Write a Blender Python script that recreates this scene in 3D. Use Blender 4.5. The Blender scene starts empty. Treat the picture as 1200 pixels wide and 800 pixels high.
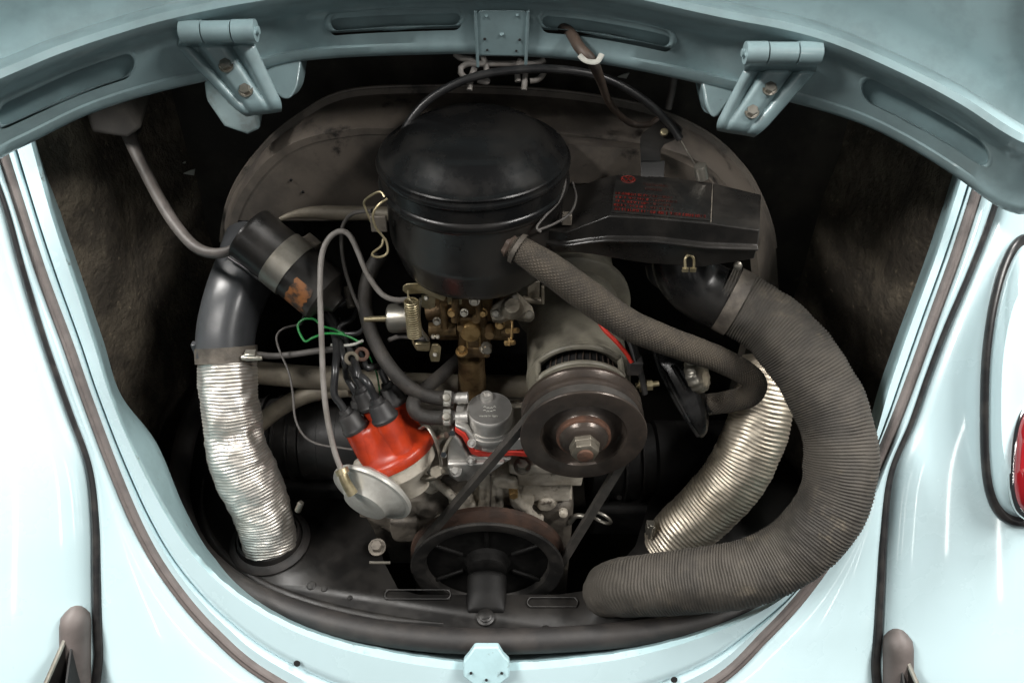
import bpy, bmesh, math, random
from mathutils import Vector, Matrix, noise
from mathutils.bvhtree import BVHTree
random.seed(7)
SC = bpy.context.scene
COL = SC.collection
R = math.radians
# ------------------------------------------------------------------ camera
FPX = 950.0; PITCH = R(41.5); DIST = 0.85
FWD = Vector((0, math.cos(PITCH), -math.sin(PITCH)))
UPV = Vector((0, math.sin(PITCH), math.cos(PITCH)))
RGT = Vector((1, 0, 0))
CAM = -FWD * DIST
cd = bpy.data.cameras.new('camera'); cam = bpy.data.objects.new('camera', cd); COL.objects.link(cam)
cd.sensor_width = 36; cd.lens = 36 * FPX / 1200; cd.clip_start = .02; cd.clip_end = 50
cam.location = CAM; cam.rotation_euler = (math.pi/2 - PITCH, 0, 0)
SC.camera = cam
# ------------------------------------------------------------------ light
w = bpy.data.worlds.new('World'); SC.world = w; w.use_nodes = True
w.node_tree.nodes['Background'].inputs[0].default_value = (.86, .95, 1, 1)
w.node_tree.nodes['Background'].inputs[1].default_value = .035
def area(name, loc, look, sx, sy, power, colr=(1, .97, .93)):
    l = bpy.data.lights.new(name, 'AREA'); l.shape = 'RECTANGLE'; l.size = sx; l.size_y = sy
    l.energy = power; l.color = colr
    o = bpy.data.objects.new(name, l); COL.objects.link(o); o.location = loc
    o.rotation_euler = (Vector(look) - Vector(loc)).to_track_quat('-Z', 'Y').to_euler()
    return o
area('ceiling_lamp', (-1.35, .42, 1.9), (-.35, .1, 0), 1.2, .35, 104)
area('ceiling_lamp', (1.40, .42, 1.9), (.35, .1, 0), 1.2, .35, 100)
area('ceiling_lamp', (-1.9, -1.0, 2.3), (-.2, -.1, -.1), 1.2, .25, 74)
area('ceiling_lamp', (1.9, -1.0, 2.3), (.2, -.1, -.1), 1.2, .25, 66)
for lx_, lz_ in ((-2.6, 1.5), (-1.1, 1.9), (.4, 1.9), (1.9, 1.9), (3.2, 1.5)):      # the tubes further back in the room
    area('ceiling_lamp', (lx_, -4.6, lz_), (lx_*.3, -.3, -.1), .06, 1.5, 5)
SC.view_settings.view_transform = 'Standard'; SC.view_settings.look = 'None'
SC.view_settings.exposure = .25; SC.view_settings.gamma = 1; SC.view_settings.use_curve_mapping = False

# ------------------------------------------------------------------ helpers
def V(*a): return Vector(a)
def ray(px, py): return FWD + RGT * ((px-600)/FPX) + UPV * ((400-py)/FPX)
def P(px, py, t=None, X=None, Y=None, Z=None):
    d = ray(px, py)
    if Y is not None: t = (Y - CAM.y) / d.y
    elif Z is not None: t = (Z - CAM.z) / d.z
    elif X is not None: t = (X - CAM.x) / d.x
    return CAM + d * t
def W(r, u, b):                         # direction measured in the photograph
    return (RGT*r + UPV*u - FWD*b).normalized()
def frame(ax, ref=None):
    ax = Vector(ax).normalized()
    ref = Vector(ref) if ref is not None else (V(0, 0, 1) if abs(ax.z) < .9 else V(1, 0, 0))
    ex = (ref - ax * ref.dot(ax)).normalized()
    return ex, ax.cross(ex), ax
def crom(pts, n, closed=False):
    """Catmull-Rom through pts (Vectors or tuples), n samples, uniform in index"""
    pts = [Vector(p) for p in pts]; m = len(pts); out = []
    if m == 2: return [pts[0].lerp(pts[1], i/(n-1)) for i in range(n)]
    span = m if closed else m-1
    for i in range(n):
        s = span * i / (n if closed else n-1); k = min(int(s), span-1); f = s-k
        g = (lambda j: pts[j % m]) if closed else (lambda j: pts[max(0, min(m-1, j))])
        p0, p1, p2, p3 = g(k-1), g(k), g(k+1), g(k+2)
        if not closed and k == 0: p0 = p1*2 - p2
        if not closed and k == m-2: p3 = p2*2 - p1
        out.append(.5*((2*p1) + (p2-p0)*f + (2*p0-5*p1+4*p2-p3)*f*f + (3*p1-p0-3*p2+p3)*f**3))
    return out
def even(pts, n):
    L = [0]
    for a, b in zip(pts, pts[1:]): L.append(L[-1] + (b-a).length)
    out = []; k = 0
    for i in range(n):
        s = L[-1]*i/(n-1)
        while k < len(pts)-2 and L[k+1] < s: k += 1
        f = (s-L[k])/max(1e-9, L[k+1]-L[k]); out.append(pts[k].lerp(pts[k+1], min(1, max(0, f))))
    return out, L[-1]

CLOUD = bpy.data.textures.new('cast_skin', 'CLOUDS'); CLOUD.noise_scale = .012; CLOUD.noise_depth = 3
class M:
    def __init__(s): s.v = []; s.f = []; s.uv = {}
    def add(s, vs, fs, uvs=None):
        o = len(s.v); s.v += [Vector(v) for v in vs]
        for i, f in enumerate(fs):
            s.f.append([o+k for k in f])
            if uvs: s.uv[len(s.f)-1] = uvs[i]
        return s
    def rings(s, rings, closed=True, cap=(True, True), uvf=None):
        n = len(rings[0]); vs = [p for r in rings for p in r]; fs = []; us = []
        for i in range(len(rings)-1):
            for j in range(n if closed else n-1):
                k = (j+1) % n
                fs.append([i*n+j, i*n+k, (i+1)*n+k, (i+1)*n+j])
                if uvf: us.append([uvf(i, j), uvf(i, j+1), uvf(i+1, j+1), uvf(i+1, j)])
        if closed:
            if cap[0]: fs.append(list(range(n))[::-1]); us.append([(0, 0)]*n)
            if cap[1]: fs.append([(len(rings)-1)*n+j for j in range(n)]); us.append([(0, 0)]*n)
        return s.add(vs, fs, us if uvf else None)
    def tube(s, pts, r, seg=12, n=None, closed=False, ell=(1, 1), up=None, fn=None, cap=(True, True), sq=None):
        base = [Vector(p) for p in pts]
        n = n or max(8, len(base)*6)
        if closed: path = crom(base, n, True); Ltot = sum((path[i]-path[i-1]).length for i in range(n))
        else: path, Ltot = even(crom(base, max(n, len(base)*10)), n)
        rr = r if isinstance(r, (list, tuple)) else [r, r]
        def rad(f):
            x = f*(len(rr)-1); k = min(int(x), len(rr)-2); return rr[k]+(rr[k+1]-rr[k])*(x-k)
        T = []
        for i in range(n):
            a = path[i-1] if (i > 0 or closed) else path[i]; b = path[(i+1) % n] if (i < n-1 or closed) else path[i]
            T.append((b-a).normalized())
        e = frame(T[0], up)[0]; rings = []
        for i in range(n):
            e = (e - T[i]*e.dot(T[i])).normalized(); b = T[i].cross(e)
            L = Ltot*i/max(1, n-1); ring = []
            for j in range(seg):
                th = 2*math.pi*j/seg; R0 = rad(i/max(1, n-1))
                if fn: R0 = fn(R0, L, th, i/max(1, n-1))
                c, si = math.cos(th), math.sin(th)
                if sq:
                    q = (abs(c)**sq + abs(si)**sq)**(-1/sq); c *= q; si *= q
                ring.append(path[i] + e*(R0*c*ell[0]) + b*(R0*si*ell[1]))
            rings.append(ring)
        if closed:
            rings.append(rings[0][:]); cap = (False, False)
        circ = 2*math.pi*(sum(rr)/len(rr))
        return s.rings(rings, True, cap, lambda i, j: (circ*j/seg, Ltot*i/max(1, n-1)))
    def lathe(s, prof, o, ax=(0, 0, 1), seg=40, ref=None, fn=None, arc=None, cap=(True, True)):
        ex, ey, az = frame(ax, ref); o = Vector(o); rings = []
        a0, a1 = arc or (0, 2*math.pi); m = seg if not arc else seg+1
        for (r, h) in prof:
            ring = []
            for j in range(m):
                th = a0 + (a1-a0)*j/seg; q = fn(r, h, th) if fn else r
                ring.append(o + az*h + ex*(max(q, 1e-5)*math.cos(th)) + ey*(max(q, 1e-5)*math.sin(th)))
            rings.append(ring)
        return s.rings(rings, arc is None, cap)
    def box(s, c, size, ax=None, taper=1):
        ex, ey, ez = ax or (V(1, 0, 0), V(0, 1, 0), V(0, 0, 1)); c = Vector(c); vs = []
        for k in (-1, 1):
            q = taper if k > 0 else 1
            for (i, j) in ((-1, -1), (1, -1), (1, 1), (-1, 1)):
                vs.append(c + ex*(i*size[0]/2*q) + ey*(j*size[1]/2*q) + ez*(k*size[2]/2))
        return s.add(vs, [[3, 2, 1, 0], [4, 5, 6, 7], [0, 1, 5, 4], [1, 2, 6, 5], [2, 3, 7, 6], [3, 0, 4, 7]])
    def prism(s, pts, d):
        """closed outline of world points, extruded by vector d"""
        a = [Vector(p) for p in pts]; n = len(a)
        return s.rings([a, [p + Vector(d) for p in a]])
    def hexa(s, o, ax, r, h, wash=1.45):
        ex, ey, az = frame(ax); o = Vector(o)
        if wash: s.lathe([(r*wash, -.001), (r*wash, h*.18)], o, ax, 20)
        s.lathe([(r, h*.15), (r, h*.85), (r*.86, h)], o, ax, 6)
        return s
    def build(s, name, mt, parent=None, sharp=38, bevel=0, bseg=2, sub=0, solid=0, kind=None, cast=0):
        me = bpy.data.meshes.new(name)
        off = parent_loc(parent)
        me.from_pydata([v-off for v in s.v], [], s.f); me.update()
        if s.uv:
            ul = me.uv_layers.new(name='uv')
            for pi, p in enumerate(me.polygons):
                u = s.uv.get(pi)
                if u:
                    for q, li in enumerate(p.loop_indices): ul.data[li].uv = u[q] if q < len(u) else (0, 0)
        bm = bmesh.new(); bm.from_mesh(me); bmesh.ops.recalc_face_normals(bm, faces=bm.faces); bm.to_mesh(me); bm.free()
        for p in me.polygons: p.use_smooth = True
        me.set_sharp_from_angle(angle=R(sharp))
        ob = bpy.data.objects.new(name, me); COL.objects.link(ob)
        if isinstance(mt, (list, tuple)):
            for x in mt: me.materials.append(x)
        else: me.materials.append(mt)
        if parent: ob.parent = parent
        if solid:
            m = ob.modifiers.new('solid', 'SOLIDIFY'); m.thickness = solid; m.offset = 0
        if bevel:
            m = ob.modifiers.new('bevel', 'BEVEL'); m.width = bevel; m.segments = bseg; m.limit_method = 'ANGLE'; m.angle_limit = R(32)
        if sub:
            m = ob.modifiers.new('sub', 'SUBSURF'); m.levels = sub; m.render_levels = sub
        if cast:                              # sand-cast look: fused lumps with an uneven skin
            m = ob.modifiers.new('fuse', 'REMESH'); m.mode = 'VOXEL'; m.voxel_size = .0022; m.use_smooth_shade = True
            m = ob.modifiers.new('soft', 'SMOOTH'); m.factor = .6; m.iterations = 5
            m = ob.modifiers.new('rough', 'DISPLACE'); m.texture = CLOUD; m.strength = cast; m.mid_level = .5; m.texture_coords = 'LOCAL'
        if kind: ob['kind'] = kind
        return ob
def parent_loc(p):
    o = V(0, 0, 0)
    while p: o = o + p.location; p = p.parent
    return o
def tag(o, label, cat, group=None):
    o['label'] = label; o['category'] = cat
    if group: o['group'] = group
    return o
def thing(name, label, cat, loc, group=None):
    o = bpy.data.objects.new(name, None); COL.objects.link(o); o.location = loc; o.empty_display_size = .02
    return tag(o, label, cat, group)

# ------------------------------------------------------------------ materials
def mat(name, c1, c2=None, scale=25, lo=.4, hi=.65, rough=.5, rough2=None, metal=0, bump=0, bscale=180, coat=0, c3=None, s3=90, lo3=.58, hi3=.72, emit=0, spec=.5):
    m = bpy.data.materials.new(name); m.use_nodes = True; nt = m.node_tree; N = nt.nodes; L = nt.links
    b = N['Principled BSDF']; b.inputs['Metallic'].default_value = metal; b.inputs['Roughness'].default_value = rough
    b.inputs['Coat Weight'].default_value = coat; b.inputs['Coat Roughness'].default_value = .06
    b.inputs['Specular IOR Level'].default_value = spec
    b.inputs['Base Color'].default_value = (*c1, 1)
    tc = N.new('ShaderNodeTexCoord')
    def nz(sc, det=6, rg=.6):
        n = N.new('ShaderNodeTexNoise'); n.inputs['Scale'].default_value = sc; n.inputs['Detail'].default_value = det; n.inputs['Roughness'].default_value = rg
        L.new(tc.outputs['Object'], n.inputs['Vector']); return n
    def ramp(src, a, c):
        r = N.new('ShaderNodeMapRange'); r.inputs['From Min'].default_value = a; r.inputs['From Max'].default_value = c
        r.interpolation_type = 'SMOOTHSTEP'; L.new(src, r.inputs['Value']); return r
    if c2:
        f = ramp(nz(scale).outputs['Fac'], lo, hi)
        mx = N.new('ShaderNodeMix'); mx.data_type = 'RGBA'; L.new(f.outputs[0], mx.inputs[0])
        mx.inputs[6].default_value = (*c1, 1); mx.inputs[7].default_value = (*c2, 1); out = mx.outputs[2]
        if c3:
            f3 = ramp(nz(s3, 8, .7).outputs['Fac'], lo3, hi3)
            m3 = N.new('ShaderNodeMix'); m3.data_type = 'RGBA'; L.new(f3.outputs[0], m3.inputs[0])
            L.new(out, m3.inputs[6]); m3.inputs[7].default_value = (*c3, 1); out = m3.outputs[2]
        L.new(out, b.inputs['Base Color'])
        if rough2 is not None:
            mr = N.new('ShaderNodeMix'); mr.data_type = 'FLOAT'; L.new(f.outputs[0], mr.inputs[0])
            mr.inputs[2].default_value = rough; mr.inputs[3].default_value = rough2; L.new(mr.outputs[0], b.inputs['Roughness'])
    if bump:
        bp = N.new('ShaderNodeBump'); bp.inputs['Strength'].default_value = bump; bp.inputs['Distance'].default_value = .002 if bump < .9 else .007
        L.new(nz(bscale, 5).outputs['Fac'], bp.inputs['Height']); L.new(bp.outputs[0], b.inputs['Normal'])
    return m
PAINT = mat('blue_paint', (.46, .60, .635), (.44, .575, .605), 9, rough=.24, rough2=.32, coat=1, bump=.02, bscale=60, c3=(.33, .42, .44), s3=380, lo3=.72, hi3=.80)
PAINT_SHADE = mat('blue_paint_shaded', (.245, .345, .365), (.205, .285, .30), 22, rough=.34, rough2=.48, coat=.35, bump=.05, bscale=70, c3=(.13, .145, .135), s3=60, lo3=.66, hi3=.78)  # same body paint; shade inside the raised lid put into the colour
PAINT_LIP = mat('blue_paint_worn', (.38, .55, .585), (.33, .48, .51), 26, rough=.35, rough2=.5, coat=.3, bump=.12, bscale=90, c3=(.10, .085, .065), s3=42, lo3=.60, hi3=.72)
STRIP = mat('weathered_rubber', (.115, .098, .092), (.085, .072, .068), 40, rough=.6, bump=.12, bscale=260)
MATTE_BLACK = mat('matte_black', (.004, .0039, .0038), (.009, .0085, .008), 30, rough=.55, rough2=.7, bump=.1, spec=.2)  # near-black matte finish, darker than the tin and the pulley black
NUT = mat('old_steel_nut', (.20, .18, .145), (.13, .115, .09), 60, rough=.42, metal=.6, bump=.15)
LOOM = mat('loom_sleeve', (.125, .112, .104), (.080, .072, .066), 35, rough=.5, bump=.12)
RUSTD = mat('dark_rust', (.060, .034, .024), (.034, .022, .017), 45, rough=.6, bump=.3, bscale=200)
DULLB = mat('stained_blue', (.20, .28, .29), (.12, .15, .15), 30, rough=.65, bump=.15)
VOID = mat('black_hole', (.006, .006, .006), rough=.8)
CAN = mat('satin_can', (.46, .455, .42), (.36, .35, .32), 40, rough=.36, rough2=.45, metal=.35, bump=.08)
BEAD = mat('black_beading', (.014, .014, .015), (.03, .028, .027), 60, rough=.28)
RUBBER = mat('black_rubber', (.015, .014, .0138), (.028, .0245, .0225), 26, rough=.58, bump=.15, bscale=160)
GROM = mat('grommet_rubber', (.10, .085, .08), (.075, .065, .06), 30, rough=.6, bump=.05)
ENAMEL = mat('black_enamel', (.007, .0072, .0075), (.015, .014, .013), 18, rough=.24, rough2=.40, bump=.06, bscale=60, spec=.28)
BOWL = mat('black_enamel_dusty', (.010, .0095, .009), (.024, .0215, .019), 14, rough=.27, rough2=.40, bump=.05, bscale=50)
SHROUD = mat('dusty_shroud', (.120, .102, .085), (.065, .056, .048), 14, rough=.45, rough2=.6, bump=.1, bscale=70, c3=(.014, .013, .012), s3=16, lo3=.55, hi3=.68)
TIN = mat('black_tin', (.0065, .0062, .006), (.015, .0135, .012), 16, rough=.42, rough2=.58, bump=.12, bscale=90, c3=(.034, .030, .025), s3=120, lo3=.64, hi3=.8)
DUCT = mat('grey_duct', (.055, .058, .062), (.038, .040, .043), 20, rough=.32, rough2=.45, bump=.04)
BAY = mat('bay_lining', (.060, .050, .038), (.135, .113, .083), 16, rough=.85, bump=1, bscale=90, c3=(.28, .23, .16), s3=75, lo3=.58, hi3=.74)
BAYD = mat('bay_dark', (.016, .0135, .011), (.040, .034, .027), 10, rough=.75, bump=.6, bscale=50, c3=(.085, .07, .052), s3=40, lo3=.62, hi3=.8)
ALU = mat('aluminium_foil', (.80, .77, .72), (.70, .66, .60), 30, rough=.46, rough2=.54, metal=1, bump=.2, bscale=160, c3=(.42, .36, .28), s3=70, lo3=.66, hi3=.82)
ALUD = mat('aluminium_foil_dull', (.66, .60, .50), (.54, .48, .39), 26, rough=.5, rough2=.58, metal=1, bump=.2, bscale=140, c3=(.24, .19, .13), s3=50, lo3=.58, hi3=.78)
CAST = mat('cast_aluminium', (.54, .495, .42), (.33, .29, .23), 24, rough=.5, rough2=.65, metal=.2, bump=.5, bscale=190, c3=(.075, .06, .045), s3=42, lo3=.56, hi3=.7)
CASTD = mat('cast_dirty', (.14, .122, .10), (.06, .052, .044), 25, rough=.6, metal=.2, bump=.5, bscale=150, c3=(.30, .265, .21), s3=38, lo3=.6, hi3=.75)
PUMP = mat('pump_aluminium', (.52, .505, .48), (.42, .41, .385), 40, rough=.38, rough2=.48, metal=.7, bump=.15, bscale=500)
PUMPTOP = mat('pump_cap', (.25, .245, .235), (.21, .205, .195), 40, rough=.42, metal=.6, bump=.1, bscale=600)
ZINC = mat('zinc_plate', (.56, .54, .48), (.42, .39, .32), 45, rough=.32, metal=.9, bump=.1)
ZINCY = mat('yellow_zinc', (.40, .345, .22), (.26, .22, .13), 65, rough=.4, metal=.8, bump=.15)
BRASS = mat('stained_brass', (.17, .115, .055), (.075, .046, .022), 42, rough=.40, rough2=.55, metal=.6, bump=.3, bscale=220, c3=(.30, .23, .12), s3=60, lo3=.6, hi3=.74)
BRASSL = mat('bright_brass', (.40, .27, .12), (.24, .15, .06), 90, rough=.38, metal=.8, bump=.2)
CARB = mat('carburettor_zinc', (.21, .19, .15), (.13, .11, .08), 45, rough=.5, metal=.35, bump=.3, bscale=250)
GENG = mat('generator_grey', (.175, .163, .128), (.115, .106, .084), 26, rough=.45, rough2=.58, bump=.1, bscale=200, c3=(.055, .05, .04), s3=30, lo3=.6, hi3=.75)
PULL = mat('pulley_steel', (.075, .060, .050), (.045, .037, .032), 30, rough=.28, rough2=.42, metal=.45, bump=.12, bscale=220, c3=(.12, .075, .048), s3=55, lo3=.64, hi3=.78)
PULB = mat('pulley_black', (.016, .0155, .015), (.035, .032, .029), 30, rough=.36, rough2=.5, bump=.1)
RUST = mat('rusty_steel', (.105, .050, .030), (.055, .030, .021), 50, rough=.65, bump=.4, bscale=220)
BELT = mat('belt_rubber', (.034, .032, .029), (.052, .047, .042), 60, rough=.55, bump=.1)
ORANGE = mat('orange_bakelite', (.40, .036, .009), (.29, .024, .007), 45, rough=.28, rough2=.42, bump=.1, bscale=120, c3=(.15, .022, .010), s3=55, lo3=.62, hi3=.8)
BOOT = mat('boot_rubber', (.020, .0195, .020), (.036, .034, .033), 40, rough=.5, bump=.08)
WIRE = mat('black_lead', (.016, .016, .017), (.03, .03, .03), 60, rough=.3)
GREYC = mat('grey_cable', (.22, .205, .19), (.15, .135, .12), 40, rough=.5, bump=.05)
GREYD = mat('dark_grey_cable', (.085, .078, .072), (.055, .05, .046), 40, rough=.55)
BROWNC = mat('brown_cable', (.085, .06, .046), (.05, .037, .03), 40, rough=.55)
HOSE = mat('fuel_hose', (.022, .020, .018), (.040, .035, .030), 50, rough=.65, bump=.3, bscale=420)
PAPER = mat('paper_hose', (.048, .042, .034), (.026, .023, .019), 18, rough=.8, bump=.3, bscale=320, c3=(.105, .088, .064), s3=34, lo3=.56, hi3=.78)
GASK = mat('red_gasket', (.60, .045, .028), (.45, .03, .02), 60, rough=.5)
GREEN = mat('green_insulation', (.018, .22, .05), (.014, .15, .035), 60, rough=.35)
REDW = mat('red_insulation', (.48, .03, .018), (.36, .02, .014), 60, rough=.35)
STRAP = mat('dull_steel', (.30, .285, .25), (.21, .195, .16), 30, rough=.36, metal=.8, bump=.1)
PIPE = mat('dusty_pipe', (.18, .158, .120), (.11, .095, .072), 24, rough=.5, rough2=.65, metal=.2, bump=.25, bscale=110, c3=(.045, .038, .03), s3=50, lo3=.6, hi3=.72)
LABELO = mat('scorched_label', (.22, .085, .025), (.03, .02, .014), 75, lo=.42, hi=.62, rough=.5, bump=.1)
LABELK = mat('label_black', (.009, .0088, .0085), (.020, .018, .016), 30, rough=.32)
PRINT = mat('red_print', (.13, .011, .007), (.07, .008, .006), 120, rough=.5)
PRINTD = mat('faded_print', (.05, .013, .010), (.03, .010, .008), 90, rough=.5)
CHROME = mat('chrome', (.80, .80, .80), rough=.08, metal=1)
LENS = mat('red_lens', (.24, .008, .012), rough=.1, coat=1)
CHIP = mat('pale_flake', (.42, .42, .38), rough=.7)
CLOTH = mat('braided_cloth', (.078, .064, .047), (.048, .040, .031), 40, rough=.85)
def braid(m, k=1150):
    nt = m.node_tree; N = nt.nodes; L = nt.links; b = N['Principled BSDF']
    uv = N.new('ShaderNodeUVMap'); uv.uv_map = 'uv'; outs = []
    for a in (45, -45):
        mp = N.new('ShaderNodeMapping'); mp.inputs['Rotation'].default_value = (0, 0, R(a)); L.new(uv.outputs[0], mp.inputs[0])
        wv = N.new('ShaderNodeTexWave'); wv.inputs['Scale'].default_value = 110; wv.inputs['Distortion'].default_value = 2.2; wv.inputs['Detail'].default_value = 3; L.new(mp.outputs[0], wv.inputs['Vector'])
        outs.append(wv.outputs['Fac'])
    mx = N.new('ShaderNodeMath'); mx.operation = 'MULTIPLY'; L.new(outs[0], mx.inputs[0]); L.new(outs[1], mx.inputs[1])
    bp = N.new('ShaderNodeBump'); bp.inputs['Strength'].default_value = .7; bp.inputs['Distance'].default_value = .0012
    L.new(mx.outputs[0], bp.inputs['Height']); L.new(bp.outputs[0], b.inputs['Normal'])
    src = b.inputs['Base Color'].links[0].from_socket
    mc = N.new('ShaderNodeMix'); mc.data_type = 'RGBA'; mc.blend_type = 'MULTIPLY'; mc.inputs[0].default_value = .7
    rr = N.new('ShaderNodeMapRange'); rr.inputs['To Min'].default_value = .55; rr.inputs['To Max'].default_value = 1.5; L.new(mx.outputs[0], rr.inputs['Value'])
    cc = N.new('ShaderNodeCombineColor')
    for i in range(3): L.new(rr.outputs[0], cc.inputs[i])
    L.new(src, mc.inputs[6]); L.new(cc.outputs[0], mc.inputs[7]); L.new(mc.outputs[2], b.inputs['Base Color'])
braid(CLOTH)

# ================================================================== CAR BODY
KX = .12
def Sbody(px, py, dt=0):
    d = ray(px, py); t = .85
    for _ in range(30):
        p = CAM + d*t
        g = p.y - (.67*p.z - .10*p.z*p.z + KX*p.x*p.x)
        t -= g / (d.y - .67*d.z)
    return CAM + d*(t+dt)
SN = V(0, -.83, .557)
I_ = [(28,120),(60,240),(86,320),(112,400),(132,465),(160,530),(200,605),(240,660),(295,705),(365,740),(450,762),(560,776),(680,770),(780,753),(870,724),(930,690),(975,640),(1005,580),(1025,510),(1040,455),(1062,390),(1095,300),(1125,208),(1150,120)]
A_ = [(-8,120),(30,240),(56,320),(86,400),(107,460),(141,550),(174,625),(208,680),(253,733),(315,785),(420,835),(565,855),(720,838),(830,795),(893,738),(941,685),(981,625),(1013,560),(1043,490),(1064,435),(1088,368),(1116,290),(1140,215),(1168,120)]
C_ = [(-40,120),(5,230),(30,318),(55,400),(83,480),(106,545),(113,610),(114,680),(116,760),(125,900),(300,1000),(565,1020),(800,1000),(1010,900),(1026,770),(1031,690),(1034,630),(1042,555),(1066,495),(1085,440),(1106,385),(1136,315),(1163,243),(1200,120)]
NB = 230
def c2(lst): return [(p.x, p.y) for p in crom([(a, b, 0) for a, b in lst], NB)]
def shift(lst, d):
    out = []
    for i, p in enumerate(lst):
        a = lst[max(0, i-1)]; b = lst[min(len(lst)-1, i+1)]
        tx, ty = b[0]-a[0], b[1]-a[1]; l = math.hypot(tx, ty)
        out.append((p[0]-ty/l*d, p[1]+tx/l*d))       # +d = away from the opening
    return out
cI, cA, cC = c2(I_), c2(A_), c2(C_)
cB = shift(cA, 13)
wD = [2,2,2,3,4,20,13,7,5,5,5,5,5,5,5,5,5,5,4,4,3,3,3,3]
wDi = [p.x for p in crom([(a, 0, 0) for a in wD], NB)]
cD = [shift(cI, -wDi[i])[i] for i in range(NB)] if False else None
sh = [shift(cI, -q) for q in (0, 10, 20)]
def inward(i, q):
    a = cI[i]; b = sh[1][i]; return (a[0]+(b[0]-a[0])*q/10, a[1]+(b[1]-a[1])*q/10)
def lerp2(a, b, f): return (a[0]+(b[0]-a[0])*f, a[1]+(b[1]-a[1])*f)
car = thing('car_body', 'light blue car body around the open engine bay with its rear fenders', 'car', (0, 0, -.6))
rowsP = []
for i in range(NB):
    nzv = noise.noise(V(i*.11, 0, 0)); jag = 1.2*noise.noise(V(i*.55, 3, 0))
    row = [Sbody(*inward(i, wDi[i]+6), .085), Sbody(*inward(i, wDi[i]), .045), Sbody(*inward(i, 1.5+jag), .008), Sbody(*inward(i, jag), .001), Sbody(*lerp2(cI[i], cA[i], .12), -.003)]
    row += [Sbody(*lerp2(cI[i], cA[i], .55), -.001), Sbody(*lerp2(cI[i], cA[i], .66), .000), Sbody(*lerp2(cI[i], cA[i], .70), .006), Sbody(*lerp2(cI[i], cA[i], .78), .000), Sbody(*lerp2(cI[i], cA[i], .85), -.003), Sbody(*cA[i], -.001), Sbody(*lerp2(cA[i], cB[i], .5), .001), Sbody(*cB[i], -.002)]
    for f in (.12, .3, .5, .7, .86): row.append(Sbody(*lerp2(cB[i], cC[i], f), -.004 - .008*math.sin(f*math.pi)))
    row.append(Sbody(*lerp2(cB[i], cC[i], .96), -.001)); row.append(Sbody(*cC[i], .006))
    rowsP.append(row)
lip = M(); lip.rings([r[:5] for r in rowsP], closed=False); lip.build('opening_lip', PAINT_LIP, car, sharp=50)
pan = M(); pan.rings([r[4:] for r in rowsP], closed=False); rear = pan.build('rear_panel', PAINT, car, sharp=50)
# fenders
fender_bvh = {}
for side, rng in ((-1, range(0, 96)), (1, range(NB-96, NB))):
    fm = M(); rows = []
    ss = [0, .004, .009, .016, .028, .045, .07, .10, .14, .19, .26, .36]
    for i in rng:
        p0 = Sbody(*cC[i], .006); row = []
        for s in ss:
            h = .013*(1-math.exp(-s/.006)) + .016*(1-math.exp(-s/.06)) - .35*max(0, s-.06)**2
            row.append(p0 + V(side*s, 0, 0) + SN*h + V(0, 0, 0))
        rows.append(row)
    fm.rings(rows, closed=False)
    nm = 'fender'; fo = fm.build(nm, PAINT, car, sharp=60)
    fender_bvh[side] = BVHTree.FromPolygons([tuple(v) for v in fm.v], fm.f)
    bd = M(); pts = [Sbody(*cC[i], -.0005) for i in rng]
    bd.tube(pts, .0052, 10, n=len(pts)*1); bd.build('fender_beading', BEAD, car)
def onfender(px, py, lift=0):
    side = -1 if px < 600 else 1
    d = ray(px, py).normalized(); h = fender_bvh[side].ray_cast(CAM, d)
    if h[0] is None: return Sbody(px, py, -.04)
    return h[0] - d*lift
# rubber strip in the gutter
st = M(); rings = []
for i in range(NB):
    c = lerp2(cA[i], cB[i], .5); a = Sbody(*cA[i], 0); b = Sbody(*cB[i], 0); m_ = Sbody(*c, 0)
    ring = []
    for k in range(9):
        f = k/8; p = a.lerp(b, f); ring.append(p + SN*(.0005+.0062*math.sin(math.pi*f)**.5*(1-.35*math.exp(-((f-.55)/.1)**2))))
    ring.append(m_ - SN*.006); rings.append(ring)
st.rings(rings); st.build('gutter_seal', STRIP, car, sharp=60)
# striker plate
stp = [(556,758),(584,758),(590,768),(597,775),(597,793),(586,802),(555,802),(543,793),(543,775),(549,768)]
sk = M(); sk.prism([Sbody(x, y, -.016) for x, y in stp], V(0, .008, -.004)); so = sk.build('striker_plate', PAINT_LIP, car, bevel=.0015)
for x, y in ((552, 788), (588, 788), (570, 796)):
    h = M(); h.lathe([(.0016, 0), (.0016, .001)], Sbody(x, y, -.0175), SN, 12); h.build('screw_hole', VOID, so)
for x, y in ((348, 777), (790, 796)):
    h = M(); h.lathe([(.0038, 0), (.0034, .0006)], Sbody(x, y, -.0045), SN, 16); h.build('drain_hole', VOID, car)
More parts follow.
